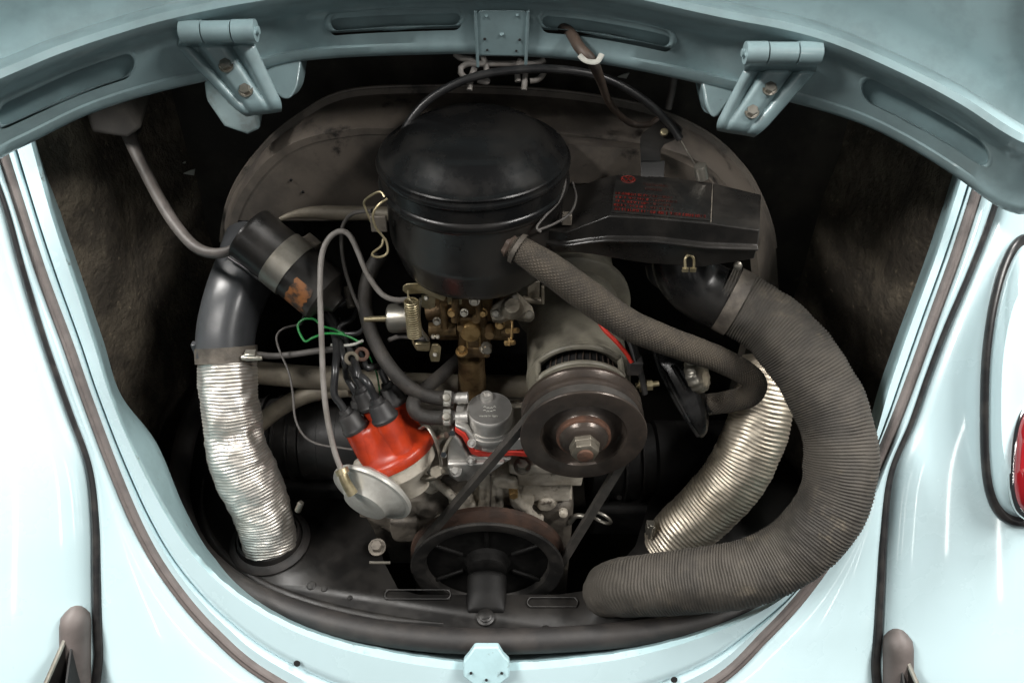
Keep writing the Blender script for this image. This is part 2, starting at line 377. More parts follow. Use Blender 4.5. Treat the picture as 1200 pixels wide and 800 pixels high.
# bay shell
def quadgrid(a, b, c, d, nu=14, nv=14, amp=0, nrm=None):
    m = M(); rows = []
    for i in range(nu+1):
        row = []
        for j in range(nv+1):
            p = Vector(a).lerp(Vector(b), i/nu).lerp(Vector(d).lerp(Vector(c), i/nu), j/nv)
            if amp: p = p + nrm*amp*noise.noise(p*9)
            row.append(p)
        rows.append(row)
    return m.rings(rows, closed=False)
FWY = .42
quadgrid((-.56, FWY, -.6), (.56, FWY, -.6), (.56, FWY, .36), (-.56, FWY, .36), 24, 24, .012, V(0, 1, 0)).build('firewall', BAYD, car)
for sx in (-1, 1):
    m = M(); rows = []
    for i in range(25):
        z = -.6 + i/24*.95; row = []
        for j in range(17):
            y0 = .67*z + .075; y = y0 + j/16*(FWY+.02-y0)
            x = .53 - .06*max(0, (y-.15)/.27)**2 - .02*math.exp(-((y-.22)/.05)**2)*(1 if z > -.3 else 0)
            p = V(sx*x, y, z); row.append(p + V(.007*noise.noise(p*11), 0, 0))
        rows.append(row)
    m.rings(rows, closed=False); m.build('side_lining', BAY, car)
quadgrid((-.56, .155, .262), (.56, .155, .262), (.56, FWY+.03, .33), (-.56, FWY+.03, .33), 8, 8).build('bay_roof', BAYD, car)
quadgrid((-.56, -.3, -.58), (.56, -.3, -.58), (.56, FWY+.03, -.58), (-.56, FWY+.03, -.58), 4, 4).build('undertray', BAYD, car)
for (x, y, s) in ((222, 202, 1), (730, 89, .8), (216, 190, .3)):
    p = P(x, y, Y=FWY-.016)
    m = M(); m.prism([p + V(-.009*s, 0, -.001), p + V(.006*s, 0, -.004*s), p + V(.010*s, 0, .006*s), p + V(.002*s, 0, .004*s)], V(0, -.002, 0)); m.build('paint_flake', CHIP, car)
# body-side hinge arm and cable block
for sx, pts in ((-1, [(238, 97), (272, 92), (300, 128), (307, 152), (290, 160), (262, 150), (240, 118)]),):
    m = M(); m.prism([P(x, y, .885) for x, y in pts], V(.0, .05, .02)); m.build('hinge_arm', DULLB, car, bevel=.006, bseg=3)
m = M(); m.prism([P(x, y, .90) for x, y in ((840, 108), (815, 100), (822, 132), (835, 138))], V(0, .05, .02)); m.build('hinge_arm', PAINT_LIP, car, bevel=.004, bseg=3)
m = M(); m.prism([P(x, y, .93) for x, y in ((98, 132), (150, 120), (170, 150), (150, 165), (104, 158))], V(0, .06, .02)); m.build('cable_block', BAYD, car, bevel=.008, bseg=3)
# tail light
tl = [(1200,282),(1181,310),(1167,360),(1159,420),(1157,480),(1158,540),(1164,580),(1177,603),(1200,610),(1238,600),(1262,540),(1268,440),(1250,340),(1225,290)]
def tlp(k, lift):
    cx, cy = 1212, 450
    return [onfender(cx+(x-cx)*k, cy+(y-cy)*k, lift) for x, y in tl]
tlt = thing('tail_light', 'tail light with black gasket and red lens on the blue fender', 'tail light', onfender(1212, 600))
g = M(); g.tube(tlp(1, .004), .007, 12, n=90, closed=True); g.build('gasket', BEAD, tlt)
hs = M(); hs.rings([crom(tlp(.985, .000), 70, True), crom(tlp(.97, .012), 70, True), crom(tlp(.90, .030), 70, True), crom(tlp(.70, .050), 70, True)]); hs.build('housing', PAINT, tlt, sharp=70)
def lens_out(k, lift):
    pts = [(1205,475),(1193,500),(1188,540),(1188,575),(1196,598),(1216,606),(1240,590),(1248,540),(1240,490),(1222,472)]
    cx, cy = 1216, 540
    return crom([onfender(cx+(x-cx)*k, cy+(y-cy)*k, lift) for x, y in pts], 50, True)
tr = M(); tr.tube(lens_out(1, .047)[::2], .005, 10, n=70, closed=True); tr.build('chrome_trim', CHROME, tlt)
ln = M(); ln.rings([lens_out(.97, .035), lens_out(.95, .055), lens_out(.7, .064), lens_out(.2, .066)]); ln.build('lens', LENS, tlt, sharp=70)
# bumper brackets with rubber grommets
for sx, gx, gy, lab in ((-1, 90, 700, 'bumper bracket with dark rubber grommet on the fender next to the ignition coil side'), (1, 1051, 727, 'bumper bracket with dark rubber grommet below the tail light fender')):
    top = onfender(gx, gy+8); low = onfender(gx, gy+110)
    bt = thing('bumper_bracket', lab, 'bumper bracket', low, 'bumper brackets in the fenders')
    m = M(); pts = [onfender(gx + (0 if k == 0 else 0), gy+8+k*26) for k in range(6)]
    rings = []
    for k, f in enumerate([0, .02, .06, .12, .2, .3, .45, .6, .8, 1]):
        c = top.lerp(low, f); q = min(1, (f/.14)**.5) if f < .14 else 1; ring = []
        dirv = (low-top).normalized(); ex = V(1, 0, 0); nn = dirv.cross(ex).normalized()
        if nn.dot(SN) < 0: nn = -nn
        for j in range(20):
            th = 2*math.pi*j/20
            ring.append(c + ex*(.0155*q*math.cos(th)) + nn*(.003 + .017*q*math.sin(th)))
        rings.append(ring)
    m.rings(rings); m.build('grommet', GROM, bt, sharp=60)
    a = top.lerp(low, .30) + SN*.014 + V(sx*.004, 0, 0); b = P(gx+sx*62, gy+160, t=(a-CAM).dot(FWD)-.07)
    dv = (b-a).normalized()
    m = M(); sdir = V(0, .45, -.9); sdir = (sdir - dv*sdir.dot(dv)).normalized()
    th_ = dv.cross(sdir).normalized()*.0022
    m.prism([a-th_, b-th_, b-th_+sdir*.06, a-th_+sdir*.06], th_*2); m.build('bracket_bar', TIN, bt, bevel=.0006)
    m = M(); m.tube([a - sdir*.0005, b - sdir*.0005], .0026, 8, n=6); m.build('bar_edge', STRAP, bt)
    m = M(); m.prism([a+V(sx*-.004, 0, 0)+sdir*.004, b+V(sx*-.03, 0, 0)+sdir*.01, b+V(sx*-.03, 0, 0)+sdir*.06, a+V(sx*-.004, 0, 0)+sdir*.06], V(-sx*.002, 0, 0)); m.build('inner_web', VOID, bt)

# ================================================================== ENGINE LID
lid = thing('engine_hood', 'raised light blue engine lid showing its slotted inner frame and hinges', 'engine lid', (0, .15, .24))
LO = [(-150,300),(-60,225),(0,184),(35,166),(100,134),(165,112),(235,95),(300,82),(340,72),(400,66),(480,63),(560,62),(650,67),(720,76),(800,92),(870,108),(925,118),(1000,140),(1060,168),(1120,205),(1160,234),(1185,247),(1205,249),(1240,238),(1300,200)]
HI = [(-150,128),(0,72),(60,48),(130,25),(200,5),(300,-15),(450,-32),(600,-36),(700,-28),(830,0),(950,25),(1050,65),(1130,105),(1200,150),(1300,200)]
def interp(tab):
    pts = crom([(a, b, 0) for a, b in tab], 400)
    def f(x):
        for p, q in zip(pts, pts[1:]):
            if p.x <= x <= q.x: return p.y + (q.y-p.y)*(x-p.x)/max(1e-6, q.x-p.x)
        return pts[0].y if x < pts[0].x else pts[-1].y
    return f
lo_f, hi_f = interp(LO), interp(HI)
def lidt(px, py, kap=1.26):
    q = (px-600)/600; v0 = (400-lo_f(px))/FPX; v1 = (400-py)/FPX
    return (.805 - .05*q*q)*(1+kap*v0)/(1+kap*v1)
def lidp(px, f, dt=0):
    # f 0..1 between the lower edge and the fold; the sheet leans to the rear as it rises
    y0, y1 = lo_f(px), hi_f(px); py = y0 + (y1-y0)*f
    return P(px, py, lidt(px, py) + dt)
NX = 150; xs = [-140 + 1430*i/NX for i in range(NX+1)]
prof = [(.03, .030), (.0, .012), (.0, .002), (.03, -.002), (.10, -.002), (.13, 0), (.3, 0), (.45, 0), (.58, 0), (.64, -.002), (.70, -.012), (.76, -.020), (.83, -.022), (.90, -.018), (.96, -.004), (1.0, .014), (1.0, .03)]
def band(x):
    # the frame's flat is pressed in deeper next to the hinges
    return math.exp(-((x-345)/34)**2) + math.exp(-((x-822)/34)**2)
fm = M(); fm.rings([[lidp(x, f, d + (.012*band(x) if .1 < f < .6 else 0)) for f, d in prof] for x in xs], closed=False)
frame_ob = fm.build('inner_frame', PAINT_SHADE, lid, sharp=60)
def slot(x0, x1, fc, hw, n=26):
    """capsule outline following the arch, as (px, f)"""
    pts = []; hx = hw*.9
    for i in range(n+1):
        a = math.pi/2 + math.pi*i/n; pts.append((x0+hx+hx*math.cos(a), hw*math.sin(a)))
    for i in range(n+1):
        a = -math.pi/2 + math.pi*i/n; pts.append((x1-hx+hx*math.cos(a), hw*math.sin(a)))
    out = []
    for i in range(len(pts)):
        p, q = pts[i], pts[(i+1) % len(pts)]
        k = 8 if abs(q[0]-p[0]) > hx else 1
        for j in range(k): out.append((p[0]+(q[0]-p[0])*j/k, p[1]+(q[1]-p[1])*j/k))
    return out, fc
slots = [(-4, 158, .40, 15), (386, 541, .37, 10), (634, 787, .37, 10), (1009, 1160, .43, 15)]
cut = M(); slot_outs = []
for x0, x1, fc, hw in slots:
    o, fc = slot(x0, x1, fc, hw)
    def at(dx, dy, dt, grow=1):
        f = fc - dy*-1/abs(hi_f(dx)-lo_f(dx))
        return lidp(dx, f, dt)
    cut.rings([[at(x, y, -.02) for x, y in o], [at(x, y, .02) for x, y in o]])
    slot_outs.append((o, at))
cut_ob = cut.build('cutter', PAINT_SHADE)
sm = frame_ob.modifiers.new('solid', 'SOLIDIFY'); sm.thickness = .0015
bo = frame_ob.modifiers.new('cut', 'BOOLEAN'); bo.object = cut_ob; bo.operation = 'DIFFERENCE'; bo.solver = 'EXACT'
bpy.context.view_layer.update()
dg = bpy.context.evaluated_depsgraph_get()
nm = bpy.data.meshes.new_from_object(frame_ob.evaluated_get(dg))
frame_ob.modifiers.clear(); frame_ob.data = nm; nm.name = 'inner_frame'
for p in nm.polygons: p.use_smooth = True
nm.set_sharp_from_angle(angle=R(50))
bpy.data.objects.remove(cut_ob, do_unlink=True)
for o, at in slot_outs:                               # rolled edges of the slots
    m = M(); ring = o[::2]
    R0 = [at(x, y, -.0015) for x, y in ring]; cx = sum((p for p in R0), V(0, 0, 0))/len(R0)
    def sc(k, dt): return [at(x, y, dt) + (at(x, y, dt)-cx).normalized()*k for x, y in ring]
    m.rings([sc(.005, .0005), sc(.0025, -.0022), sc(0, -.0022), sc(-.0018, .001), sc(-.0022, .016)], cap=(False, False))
    m.build('slot_rim', PAINT_SHADE, lid, sharp=70)
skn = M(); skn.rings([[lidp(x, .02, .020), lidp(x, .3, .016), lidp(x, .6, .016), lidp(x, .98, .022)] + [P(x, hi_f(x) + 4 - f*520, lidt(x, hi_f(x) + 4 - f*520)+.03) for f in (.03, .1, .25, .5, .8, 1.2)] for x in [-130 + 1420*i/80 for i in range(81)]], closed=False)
skn.build('outer_skin', PAINT_SHADE, lid, sharp=70, solid=.0015)
# hinges
def hinge(bar, top, bot, bolts, flip):
    r0, r1 = bar
    c0, c1 = P(*r0, .716), P(*r1, .716); ax = (c1-c0).normalized()
    NS = 40
    rows = []
    tl_, tr_ = top; bl, br = bot
    for k in range(18):
        f = k/17; row = []
        for j in range(NS+1):
            s = j/NS
            a = lerp2(tl_, bl, f); b = lerp2(tr_, br, f); q = lerp2(a, b, s)
            g = 0
            for cs in (.22, .70): g += math.exp(-((s-cs)/.065)**2)
            depth = .012*g*max(0, 1-f*.9) + .010*max(0, (f-.86)/.14)**2 + .004*(abs(s-.5)*2)**6
            rnd = 5*max(0, (f-.8)/.2)**2*(abs(s-.5)*2)**3
            row.append(P(q[0] + (rnd if s < .5 else -rnd), q[1], .748 + .028*f + depth))
        rows.append(row)
    plate = M(); plate.rings(rows, closed=False)
    h = plate.build('hinge', PAINT_SHADE, lid, sharp=70, solid=.0022)
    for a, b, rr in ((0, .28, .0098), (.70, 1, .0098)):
        hg = M(); hg.tube([c0.lerp(c1, a), c0.lerp(c1, b)], rr, 20, n=3); hg.build('hinge_barrel', PAINT_SHADE, h)
    kn = M(); kn.tube([c0.lerp(c1, .30), c0.lerp(c1, .68)], .0092, 20, n=3); kn.build('knuckle', PAINT_SHADE, h)
    pin = M(); pin.tube([c0-ax*.003, c1+ax*.003], .0035, 12, n=3); pin.build('hinge_pin', PAINT_SHADE, h)
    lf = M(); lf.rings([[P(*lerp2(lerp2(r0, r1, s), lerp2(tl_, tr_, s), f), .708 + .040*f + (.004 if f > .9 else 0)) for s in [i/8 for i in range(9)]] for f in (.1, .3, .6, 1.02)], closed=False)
    lf.build('leaf', PAINT_SHADE, h, solid=.003, sharp=60)
    for bx in bolts:
        b = M(); b.hexa(P(*bx, .7555 if bx is bolts[0] else .766), W(0, .15, 1), .0056, .005, 1.25); b.build('bolt', STRAP, h)
hinge(((213, 38), (300, 36)), ((207, 54), (298, 52)), ((284, 136), (334, 130)), [(265, 77), (288, 106)], 0)
hinge(((873, 62), (961, 62)), ((872, 82), (956, 83)), ((836, 152), (888, 160)), [(902, 104), (881, 131)], 1)
# rolled flanges next to the hinges
for pts in ([(296, 66), (330, 60), (351, 66), (351, 84), (347, 104), (337, 116), (322, 108)], [(872, 92), (846, 84), (824, 92), (825, 112), (829, 128), (838, 138), (850, 126)]):
    m = M(); m.prism([P(x, y, .797) for x, y in [(p.x, p.y) for p in crom([(a, b, 0) for a, b in pts], 40, True)]], V(0, .028, -.008)); m.build('rolled_flange', PAINT_SHADE, lid, sharp=50, bevel=.003, bseg=3)
# lamp plate
cp = M(); cp.prism([P(x, y, lidt(x, y)-.008) for x, y in ((558, 16), (562, 12), (614, 12), (618, 16), (617, 66), (560, 65))], V(0, .003, -.002)); cpo = cp.build('lamp_plate', PAINT_SHADE, lid, bevel=.0012)
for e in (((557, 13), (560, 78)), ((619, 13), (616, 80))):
    m = M(); m.tube([P(*e[0], lidt(*e[0])-.009), P(*e[1], lidt(*e[1])-.009)], .0016, 8, n=5); m.build('plate_edge', PAINT_SHADE, cpo)
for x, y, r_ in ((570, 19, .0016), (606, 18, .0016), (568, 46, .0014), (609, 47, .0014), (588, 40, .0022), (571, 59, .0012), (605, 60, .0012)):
    m = M(); m.lathe([(r_, 0), (r_*.9, .0008)], P(x, y, lidt(x, y)-.0085), W(0, 0, 1), 12); m.build('rivet_hole', PAINT_SHADE if r_ > .0015 else VOID, cpo)
wr = thing('wire_hook', 'grey bent wire hooks hanging below the lid lamp plate', 'hook', P(590, 105, .82))
for pts in ([(533, 63), (540, 68), (552, 70), (558, 74)], [(548, 92), (541, 88), (540, 80), (548, 75), (560, 75), (600, 75), (630, 74), (638, 70)], [(556, 80), (552, 92), (550, 106)], [(564, 64), (569, 74), (570, 84)], [(610, 70), (606, 80), (607, 96)], [(616, 84), (615, 95), (614, 106)], [(636, 78), (637, 86), (631, 93), (621, 95)], [(560, 94), (570, 96), (571, 93)]):
    m = M(); m.tube([P(x, y, .815) for x, y in pts], .0031, 10, n=22); m.build('wire', GREYC, wr)

# ================================================================== FAN SHROUD
shr = thing('fan_shroud', 'dusty black cooling fan shroud arching across the engine bay', 'fan shroud', (0, .22, -.25))
rearo = [(258,345),(262,285),(270,246),(287,214),(313,184),(350,162),(400,151),(440,148),(560,150),(660,154),(760,168),(815,186),(850,212),(876,250),(890,300),(893,345)]
lipo = [(256,335),(262,268),(272,230),(292,196),(322,162),(352,139),(392,116),(445,107),(560,106),(660,112),(740,125),(790,141),(832,163),(862,190),(885,222),(905,275),(911,338)]
n = 70
ra = crom([P(x, y, Y=.195) for x, y in rearo], n); rb = crom([P(x, y, Y=.262) for x, y in lipo], n)
def inset(lst, k, c=V(.0, .2, -.1)): return [p + (c-p).normalized()*k for p in lst]
low = V(0, 0, -.30)
m = M(); rings = [inset(ra, .012), [p + V(0, -.0, 0) for p in inset(ra, .003)], [p + V(0, .006, 0) for p in ra], [a.lerp(b, .5) + V(0, .0, .004) for a, b in zip(ra, rb)], [p + V(0, -.004, -.002) for p in rb], [p + V(0, -.003, .0045) for p in rb], [p + V(0, .004, .0045) for p in rb], [p + V(0, .006, -.012) for p in rb]]
rings = [[Vector((r[0].x, r[0].y, -.3))] + r + [Vector((r[-1].x, r[-1].y, -.3))] for r in rings]
m.rings(rings, closed=False); m.build('casing', SHROUD, shr, sharp=40)
face = [p + V(0, .001, 0) for p in inset(ra, .011)]
zc = .022                                  # below this height the housing steps back towards the front of the car
up_ = [p for p in face if p.z > zc]
q = [Vector((up_[0].x, .196, zc))] + up_ + [Vector((up_[-1].x, .196, zc))]
m = M(); m.add(q, [list(range(len(q)))]); m.build('rear_face', SHROUD, shr)
x0, x1 = up_[0].x+.006, up_[-1].x-.006
m = M(); m.rings([[V(x0, .196, zc), V(x1, .196, zc)], [V(x0, .202, zc-.006), V(x1, .202, zc-.006)], [V(x0, .29, zc-.02), V(x1, .29, zc-.02)], [V(x0, .31, zc-.05), V(x1, .31, zc-.05)], [V(x0, .31, -.3), V(x1, .31, -.3)]], closed=False); m.build('lower_face', TIN, shr, sharp=50)
m = M(); m.tube([p + V(0, 0, .005) for p in rb[3:-3]], .0022, 8, n=100); m.build('seam', SHROUD, shr)
# pressed step to the right of the air cleaner and a mounting tab
m = M(); m.rings([crom([P(x, y, Y=.188) for x, y in ((655,160),(700,163),(770,172),(830,196),(870,240))], 24), crom([P(x, y, Y=.15) for x, y in ((655,170),(700,172),(770,180),(826,206),(862,250))], 24), crom([P(x, y, Y=.15) for x, y in ((655,215),(700,215),(770,222),(820,240),(850,270))], 24)], closed=False); m.build('pressed_step', SHROUD, shr, sharp=30)
for x, y in ((341, 211), (355, 225), (500, 165)):
    b = M(); b.lathe([(.002, 0), (.0016, .001), (.0006, .0013)], P(x, y, Y=.1945), (0, -1, 0), 12); b.build('rivet', TIN, shr)
m = M(); m.lathe([(.045, 0), (.070, .001), (.0745, .004), (.0745, .012), (.06, .026)], V(P(684, 513, t=.866).x, .165, P(684, 513, t=.866).z), (0, 1, 0), 48); m.build('fan_flange', GENG, shr)
# left outlet duct
dk = thing('outlet_duct', 'smooth dark grey sheet metal duct feeding the crumpled silver hose', 'duct', P(264, 412, .955))
m = M(); m.tube([P(318, 262, 1.06), P(297, 300, 1.0), P(277, 345, .966), P(266, 385, .956), P(264, 420, .955)], [.046, .042, .036, .0335, .0325], 28, n=26, ell=(1, .9), sq=3); m.build('duct_body', DUCT, dk)
m = M(); m.tube([P(268, 300, .95), P(246, 345, .945), P(233, 385, .94), P(230, 410, .94)], .0022, 8, n=14); m.build('duct_seam', DUCT, dk)
m = M(); m.box(P(229, 407, .94), (.006, .008, .014)); m.build('seam_tab', DUCT, dk, bevel=.001)

# ================================================================== HOSES
def ribbed(pitch, amp, dent=None, crumple=0, pw=1.0, slant=1, irr=.6):
    def fn(R0, L, th, f):
        ph = 2*math.pi*(L + irr*pitch*noise.noise(V(L*22, 1.3*math.cos(th), 1.3*math.sin(th))))/pitch + slant*th
        k_ = 1 + 1.2*irr*noise.noise(V(L*45, 2*math.cos(th)+5, 2*math.sin(th)))
        s = math.sin(ph); r = R0 + k_*amp*(abs(s)**pw)*(1 if s > 0 else -1)
        if crumple: r += crumple*noise.noise(V(L*28, math.cos(th)*1.6, math.sin(th)*1.6)) + crumple*.5*noise.noise(V(L*110, math.cos(th)*3, math.sin(th)*3))
        if dent:
            for (L0, th0, wl, wt, dd) in dent:
                da = (th-th0+math.pi) % (2*math.pi) - math.pi
                r -= dd*math.exp(-((L-L0)/wl)**2-(da/wt)**2)
        return r
    return fn
h = thing('aluminium_hose', 'crumpled bright aluminium corrugated hose below the grey duct', 'hose', P(317, 640, Z=-.30), 'corrugated heater hoses')
pts = [P(265, 410, .955), P(268, 450, .957), P(272, 492, .962), P(281, 535, .972), P(297, 575, .985), P(311, 608, .998), P(317, 640, 1.008)]
DENT = [(.098, R(a), w1, w2, d) for a, w1, w2, d in ((-60, .010, .35, .006), (-15, .011, .3, .008), (20, .012, .3, .005), (170, .010, .3, .006), (200, .012, .3, .008), (240, .012, .3, .006), (100, .01, .4, .005))]
m = M(); m.tube(pts, [.0325, .033, .034, .035, .0355, .034, .032], 64, n=400, fn=ribbed(.0038, .00032, dent=DENT, crumple=.0030)); m.build('corrugated_tube', ALU, h, sharp=80)
m = M(); a = (pts[1]-pts[0]).normalized(); m.lathe([(.0348, -.004), (.0355, -.004), (.0355, .014), (.0345, .014)], pts[0], a, 48, cap=(False, False)); m.lathe([(.0345, .014), (.0345, -.004)], pts[0], a, 48, cap=(False, False)); co = m.build('hose_clamp', CASTD, h)
m = M(); c = P(294, 416, .93); m.box(c, (.013, .010, .010)); m.tube([c+V(-.010, -.004, 0), c+V(.014, -.004, -.001)], .0032, 8, n=4); m.build('clamp_screw', ZINC, co, bevel=.001)
# right aluminium hose
h = thing('aluminium_hose', 'dull brownish aluminium corrugated hose inside the curve of the thick black hose', 'hose', P(785, 640, 1.04), 'corrugated heater hoses')
pts = [P(900, 420, .985), P(896, 455, .98), P(887, 500, .98), P(866, 550, .99), P(832, 592, 1.005), P(800, 622, 1.02), P(780, 645, 1.035)]
m = M(); m.tube(pts, [.030, .037, .0375, .038, .0375, .036, .034], 64, n=360, fn=ribbed(.0046, .00042, dent=[(.035, 1.8, .006, .8, .004), (.165, 3.4, .02, .5, .004)], crumple=.0018)); m.build('corrugated_tube', ALUD, h, sharp=80)
m = M(); c = P(762, 618, 1.0); m.box(c, (.010, .012, .016)); m.tube([c+V(0, -.006, .014), c+V(0, -.006, -.014)], .0025, 8, n=4); m.build('clamp_screw', STRAP, h, bevel=.001)
# big paper hose
h = thing('preheat_hose', 'thick black corrugated paper hose curling from the intake elbow around the dull aluminium hose', 'hose', P(690, 697, .965))
pts = [P(842, 345, .872), P(868, 358, .868), P(910, 386, .858), P(946, 430, .848), P(974, 480, .84), P(985, 527, .835), P(981, 575, .835), P(962, 613, .84), P(926, 648, .85), P(872, 672, .862), P(800, 681, .885), P(740, 686, .91), P(716, 690, .945), P(708, 700, .985)]
m = M(); m.tube(pts, [.034, .0345, .0365, .037, .0365, .035, .035, .0345, .0345, .034, .033, .031, .026], 60, n=1250, fn=ribbed(.0031, .00048, crumple=.0017)); m.build('corrugated_tube', PAPER, h, sharp=80)
m = M(); a = (pts[1]-pts[0]).normalized(); o = pts[0].lerp(pts[1], .6); m.lathe([(.0345, -.006), (.0365, -.006), (.0365, .009), (.0345, .009)], o, a, 56, cap=(False, False)); m.build('hose_clamp', CASTD, h)
# braided breather hose
h = thing('breather_hose', 'braided cloth covered breather hose from the air cleaner to the oil filler', 'hose', P(830, 474, .95))
pts = [P(596, 284, .79), P(640, 312, .785), P(690, 348, .80), P(740, 382, .82), P(795, 404, .85), P(845, 422, .88), P(882, 444, .905), P(880, 462, .925), P(855, 470, .94), P(828, 474, .95)]
m = M(); m.tube(pts, [.0125, .0158, .0165, .0160, .0155, .0150, .0140, .0135, .013, .0125], 32, n=120, fn=lambda R0, L, th, f: R0 + .0006*noise.noise(V(L*60, math.cos(th), math.sin(th)))); m.build('hose_body', CLOTH, h, sharp=80)
m = M(); a = (pts[1]-pts[0]).normalized(); m.lathe([(.0125, -.001), (.0148, .000), (.0152, .004), (.013, .006)], pts[0], a, 32, fn=lambda r, hh, th: r + .0007*math.sin(9*th)); m.build('frayed_end', BROWNC, h)
m = M(); m.lathe([(.0135, -.014), (.0125, .002)], pts[0], a, 24); m.build('spigot', ENAMEL, h)
m = M(); m.lathe([(.0152, .009), (.0162, .009), (.0162, .0135), (.0152, .0135)], pts[0], a, 32, cap=(False, False)); m.build('hose_clip', CASTD, h)

# ================================================================== AIR CLEANER
ACY = .093; AX = P(557, 240, Y=ACY).x
ac = thing('air_cleaner', 'round black oil bath air cleaner with domed lid', 'air cleaner', (AX, ACY, .046))
o = V(AX, ACY, 0)
KR, KZ = 1.045, -.004
bowl_p = [(.050, .043), (.070, .044), (.0765, .049), (.0790, .056), (.0858, .080), (.0870, .084), (.0874, .088), (.0874, .134), (.0885, .137), (.0905, .139), (.0905, .143)]
lid_p = [(.088, .1435), (.0925, .1435), (.0932, .146), (.0925, .1485), (.0905, .150), (.0905, .164), (.0925, .1655), (.0932, .168), (.0925, .170), (.0895, .1712), (.0895, .173), (.0905, .1742), (.0895, .1755), (.0865, .1760), (.0850, .1768), (.0832, .1785), (.0750, .1885), (.0665, .1985), (.0635, .2015), (.0595, .2042), (.054, .2062), (.042, .2085), (.028, .2100), (.014, .2107), (.002, .2109)]
m = M(); m.lathe([(r_*KR, h_+KZ) for r_, h_ in bowl_p], o, seg=72); m.build('bowl', BOWL, ac, sharp=45)
m = M(); m.lathe([(r_*KR, (h_ if h_ < .1768 else .1768+(h_-.1768)*.70)+KZ) for r_, h_ in lid_p], o, seg=80); m.build('lid', ENAMEL, ac, sharp=40)
for pts in ([(436, 262, .80), (429, 246, .795), (427, 236, .79), (437, 228, .78), (446, 225, .775), (451, 231, .773)], [(454, 233, .772), (444, 240, .772), (437, 252, .775), (440, 266, .78), (448, 276, .785), (453, 284, .788), (454, 296, .79), (446, 301, .79), (437, 300, .79), (437, 296, .79), (447, 288, .788), (449, 280, .787)],):
    m = M(); m.tube([P(*q) for q in pts], .00125, 8, n=50); m.build('wire_clip', ZINCY, ac)
m = M(); m.box(P(444, 262, .80), (.016, .004, .018)); m.build('clip_bracket', CASTD, ac, bevel=.001)
for pts in ([(650, 188, .83), (660, 200, .81), (662, 216, .80), (655, 236, .79), (640, 252, .78), (629, 266, .775), (634, 272, .775)], [(671, 214, .82), (675, 232, .81), (668, 250, .795), (650, 262, .785), (630, 270, .775)]):
    m = M(); m.tube([P(*q) for q in pts], .0013, 8, n=40); m.build('wire_clip', GREYD, ac)
m = M(); m.box(P(664, 256, .80), (.010, .008, .012)); m.build('clip_bracket', CASTD, ac, bevel=.001)
# intake snorkel
sn = thing('intake_snorkel', 'black box section intake horn with red printed label beside the air cleaner', 'intake horn', P(800, 306, Y=.03))
st_ = [  # near-top, near-seam, near-bottom, far-top : pixel stations along the horn
    ((628, 268), (628, 283), (628, 296), (650, 222)), ((664, 272), (664, 287), (672, 296), (684, 216)),
    ((690, 262), (690, 283), (694, 298), (704, 209)), ((714, 253), (712, 281), (716, 302), (726, 204)),
    ((770, 256), (768, 282), (760, 309), (778, 207)), ((834, 262), (828, 289), (824, 313), (834, 214)), ((890, 270), (888, 291), (884, 303), (892, 228))]
HZ = {0: .108, 1: .116, 2: .129}
def section(st):
    ztop = HZ.get(st_.index(st), .140)
    a = P(*st[0], Z=ztop); f = P(*st[3], Z=ztop); y = a.y
    s = P(*st[1], Y=y-.002); b = P(*st[2], Y=y+.006)
    far = V(0, f.y-.004, 0)
    return [a, s + V(0, .002, .003), s + V(0, -.003, .0012), s + V(0, -.003, -.0012), s + V(0, .002, -.003), b, Vector((b.x, f.y-.004, b.z)), Vector((f.x, f.y, (f.z+b.z)/2)), f]
secs = []
for i in range(len(st_)-1):
    A, B = section(st_[i]), section(st_[i+1])
    for k in range(4): secs.append([p.lerp(q, k/4) for p, q in zip(A, B)])
secs.append(section(st_[-1]))
m = M(); m.rings(secs); m.build('horn_body', BOWL, sn, sharp=25, bevel=.0022, bseg=3)
def top_at(px, py, lift=.0006): return P(px, py, Z=.140+lift)
m = M(); m.prism([top_at(*q) for q in ((722, 207), (834, 216), (832, 259), (716, 249))], V(0, 0, .0003)); lb = m.build('label', LABELK, sn)
m = M(); m.prism([top_at(*q, .0002) for q in ((834.4, 215), (835.6, 215), (833.6, 261), (832.4, 261))], V(0, 0, .001)); m.build('label_edge', CASTD, sn)
def strokes(M_, u0, v0, w_, h_, L00, L10, L01):
    pass
def lab(u, v, lift=.0013):            # label space, u along, v from far to near
    a = top_at(722, 207, lift).lerp(top_at(834, 216, lift), u); b = top_at(716, 249, lift).lerp(top_at(832, 259, lift), u); return a.lerp(b, v)
def mark(mm, u0, v0, u1, v1, wd):
    a, b = lab(u0, v0), lab(u1, v1); d = (b-a).normalized(); nrm = d.cross(V(0, 0, 1))*wd
    mm.prism([a-nrm, b-nrm, b+nrm, a+nrm], V(0, 0, .0002))
pr = M(); pd = M()
v = .44
rows_ = [(.02, .60, .06), (.02, .66, .06), (.03, .58, .06), (.02, .62, .06), (.02, .95, .07)]
for ri, (u0, u1, hgt) in enumerate(rows_):
    u = u0; v = .44 + ri*.105
    while u < u1:
        wl = random.uniform(.008, .014)
        tgt = pr if (u < .36 or ri == 4) and random.random() < .92 else pd
        for _ in range(random.choice((2, 2, 3))):
            x0 = u + random.uniform(0, wl); y0 = v + random.uniform(0, .5)*hgt
            if random.random() < .6: mark(tgt, x0, v, x0, v+hgt, .00022)
            else: mark(tgt, u, y0, u+wl, y0, .00022)
        u += wl + (.004 if random.random() < .8 else .016)
for ri, (u0, u1) in enumerate(((.30, .55), (.32, .5))):
    u = u0
    while u < u1:
        mark(pd, u, .12+ri*.13, u+random.uniform(0, .012), .19+ri*.13, .0002); u += .018
pr.build('label_print', PRINT, lb); pd.build('label_faded_print', PRINTD, lb)
em = M(); ec = lab(.13, .05)            # round emblem: a ring with a V over a W
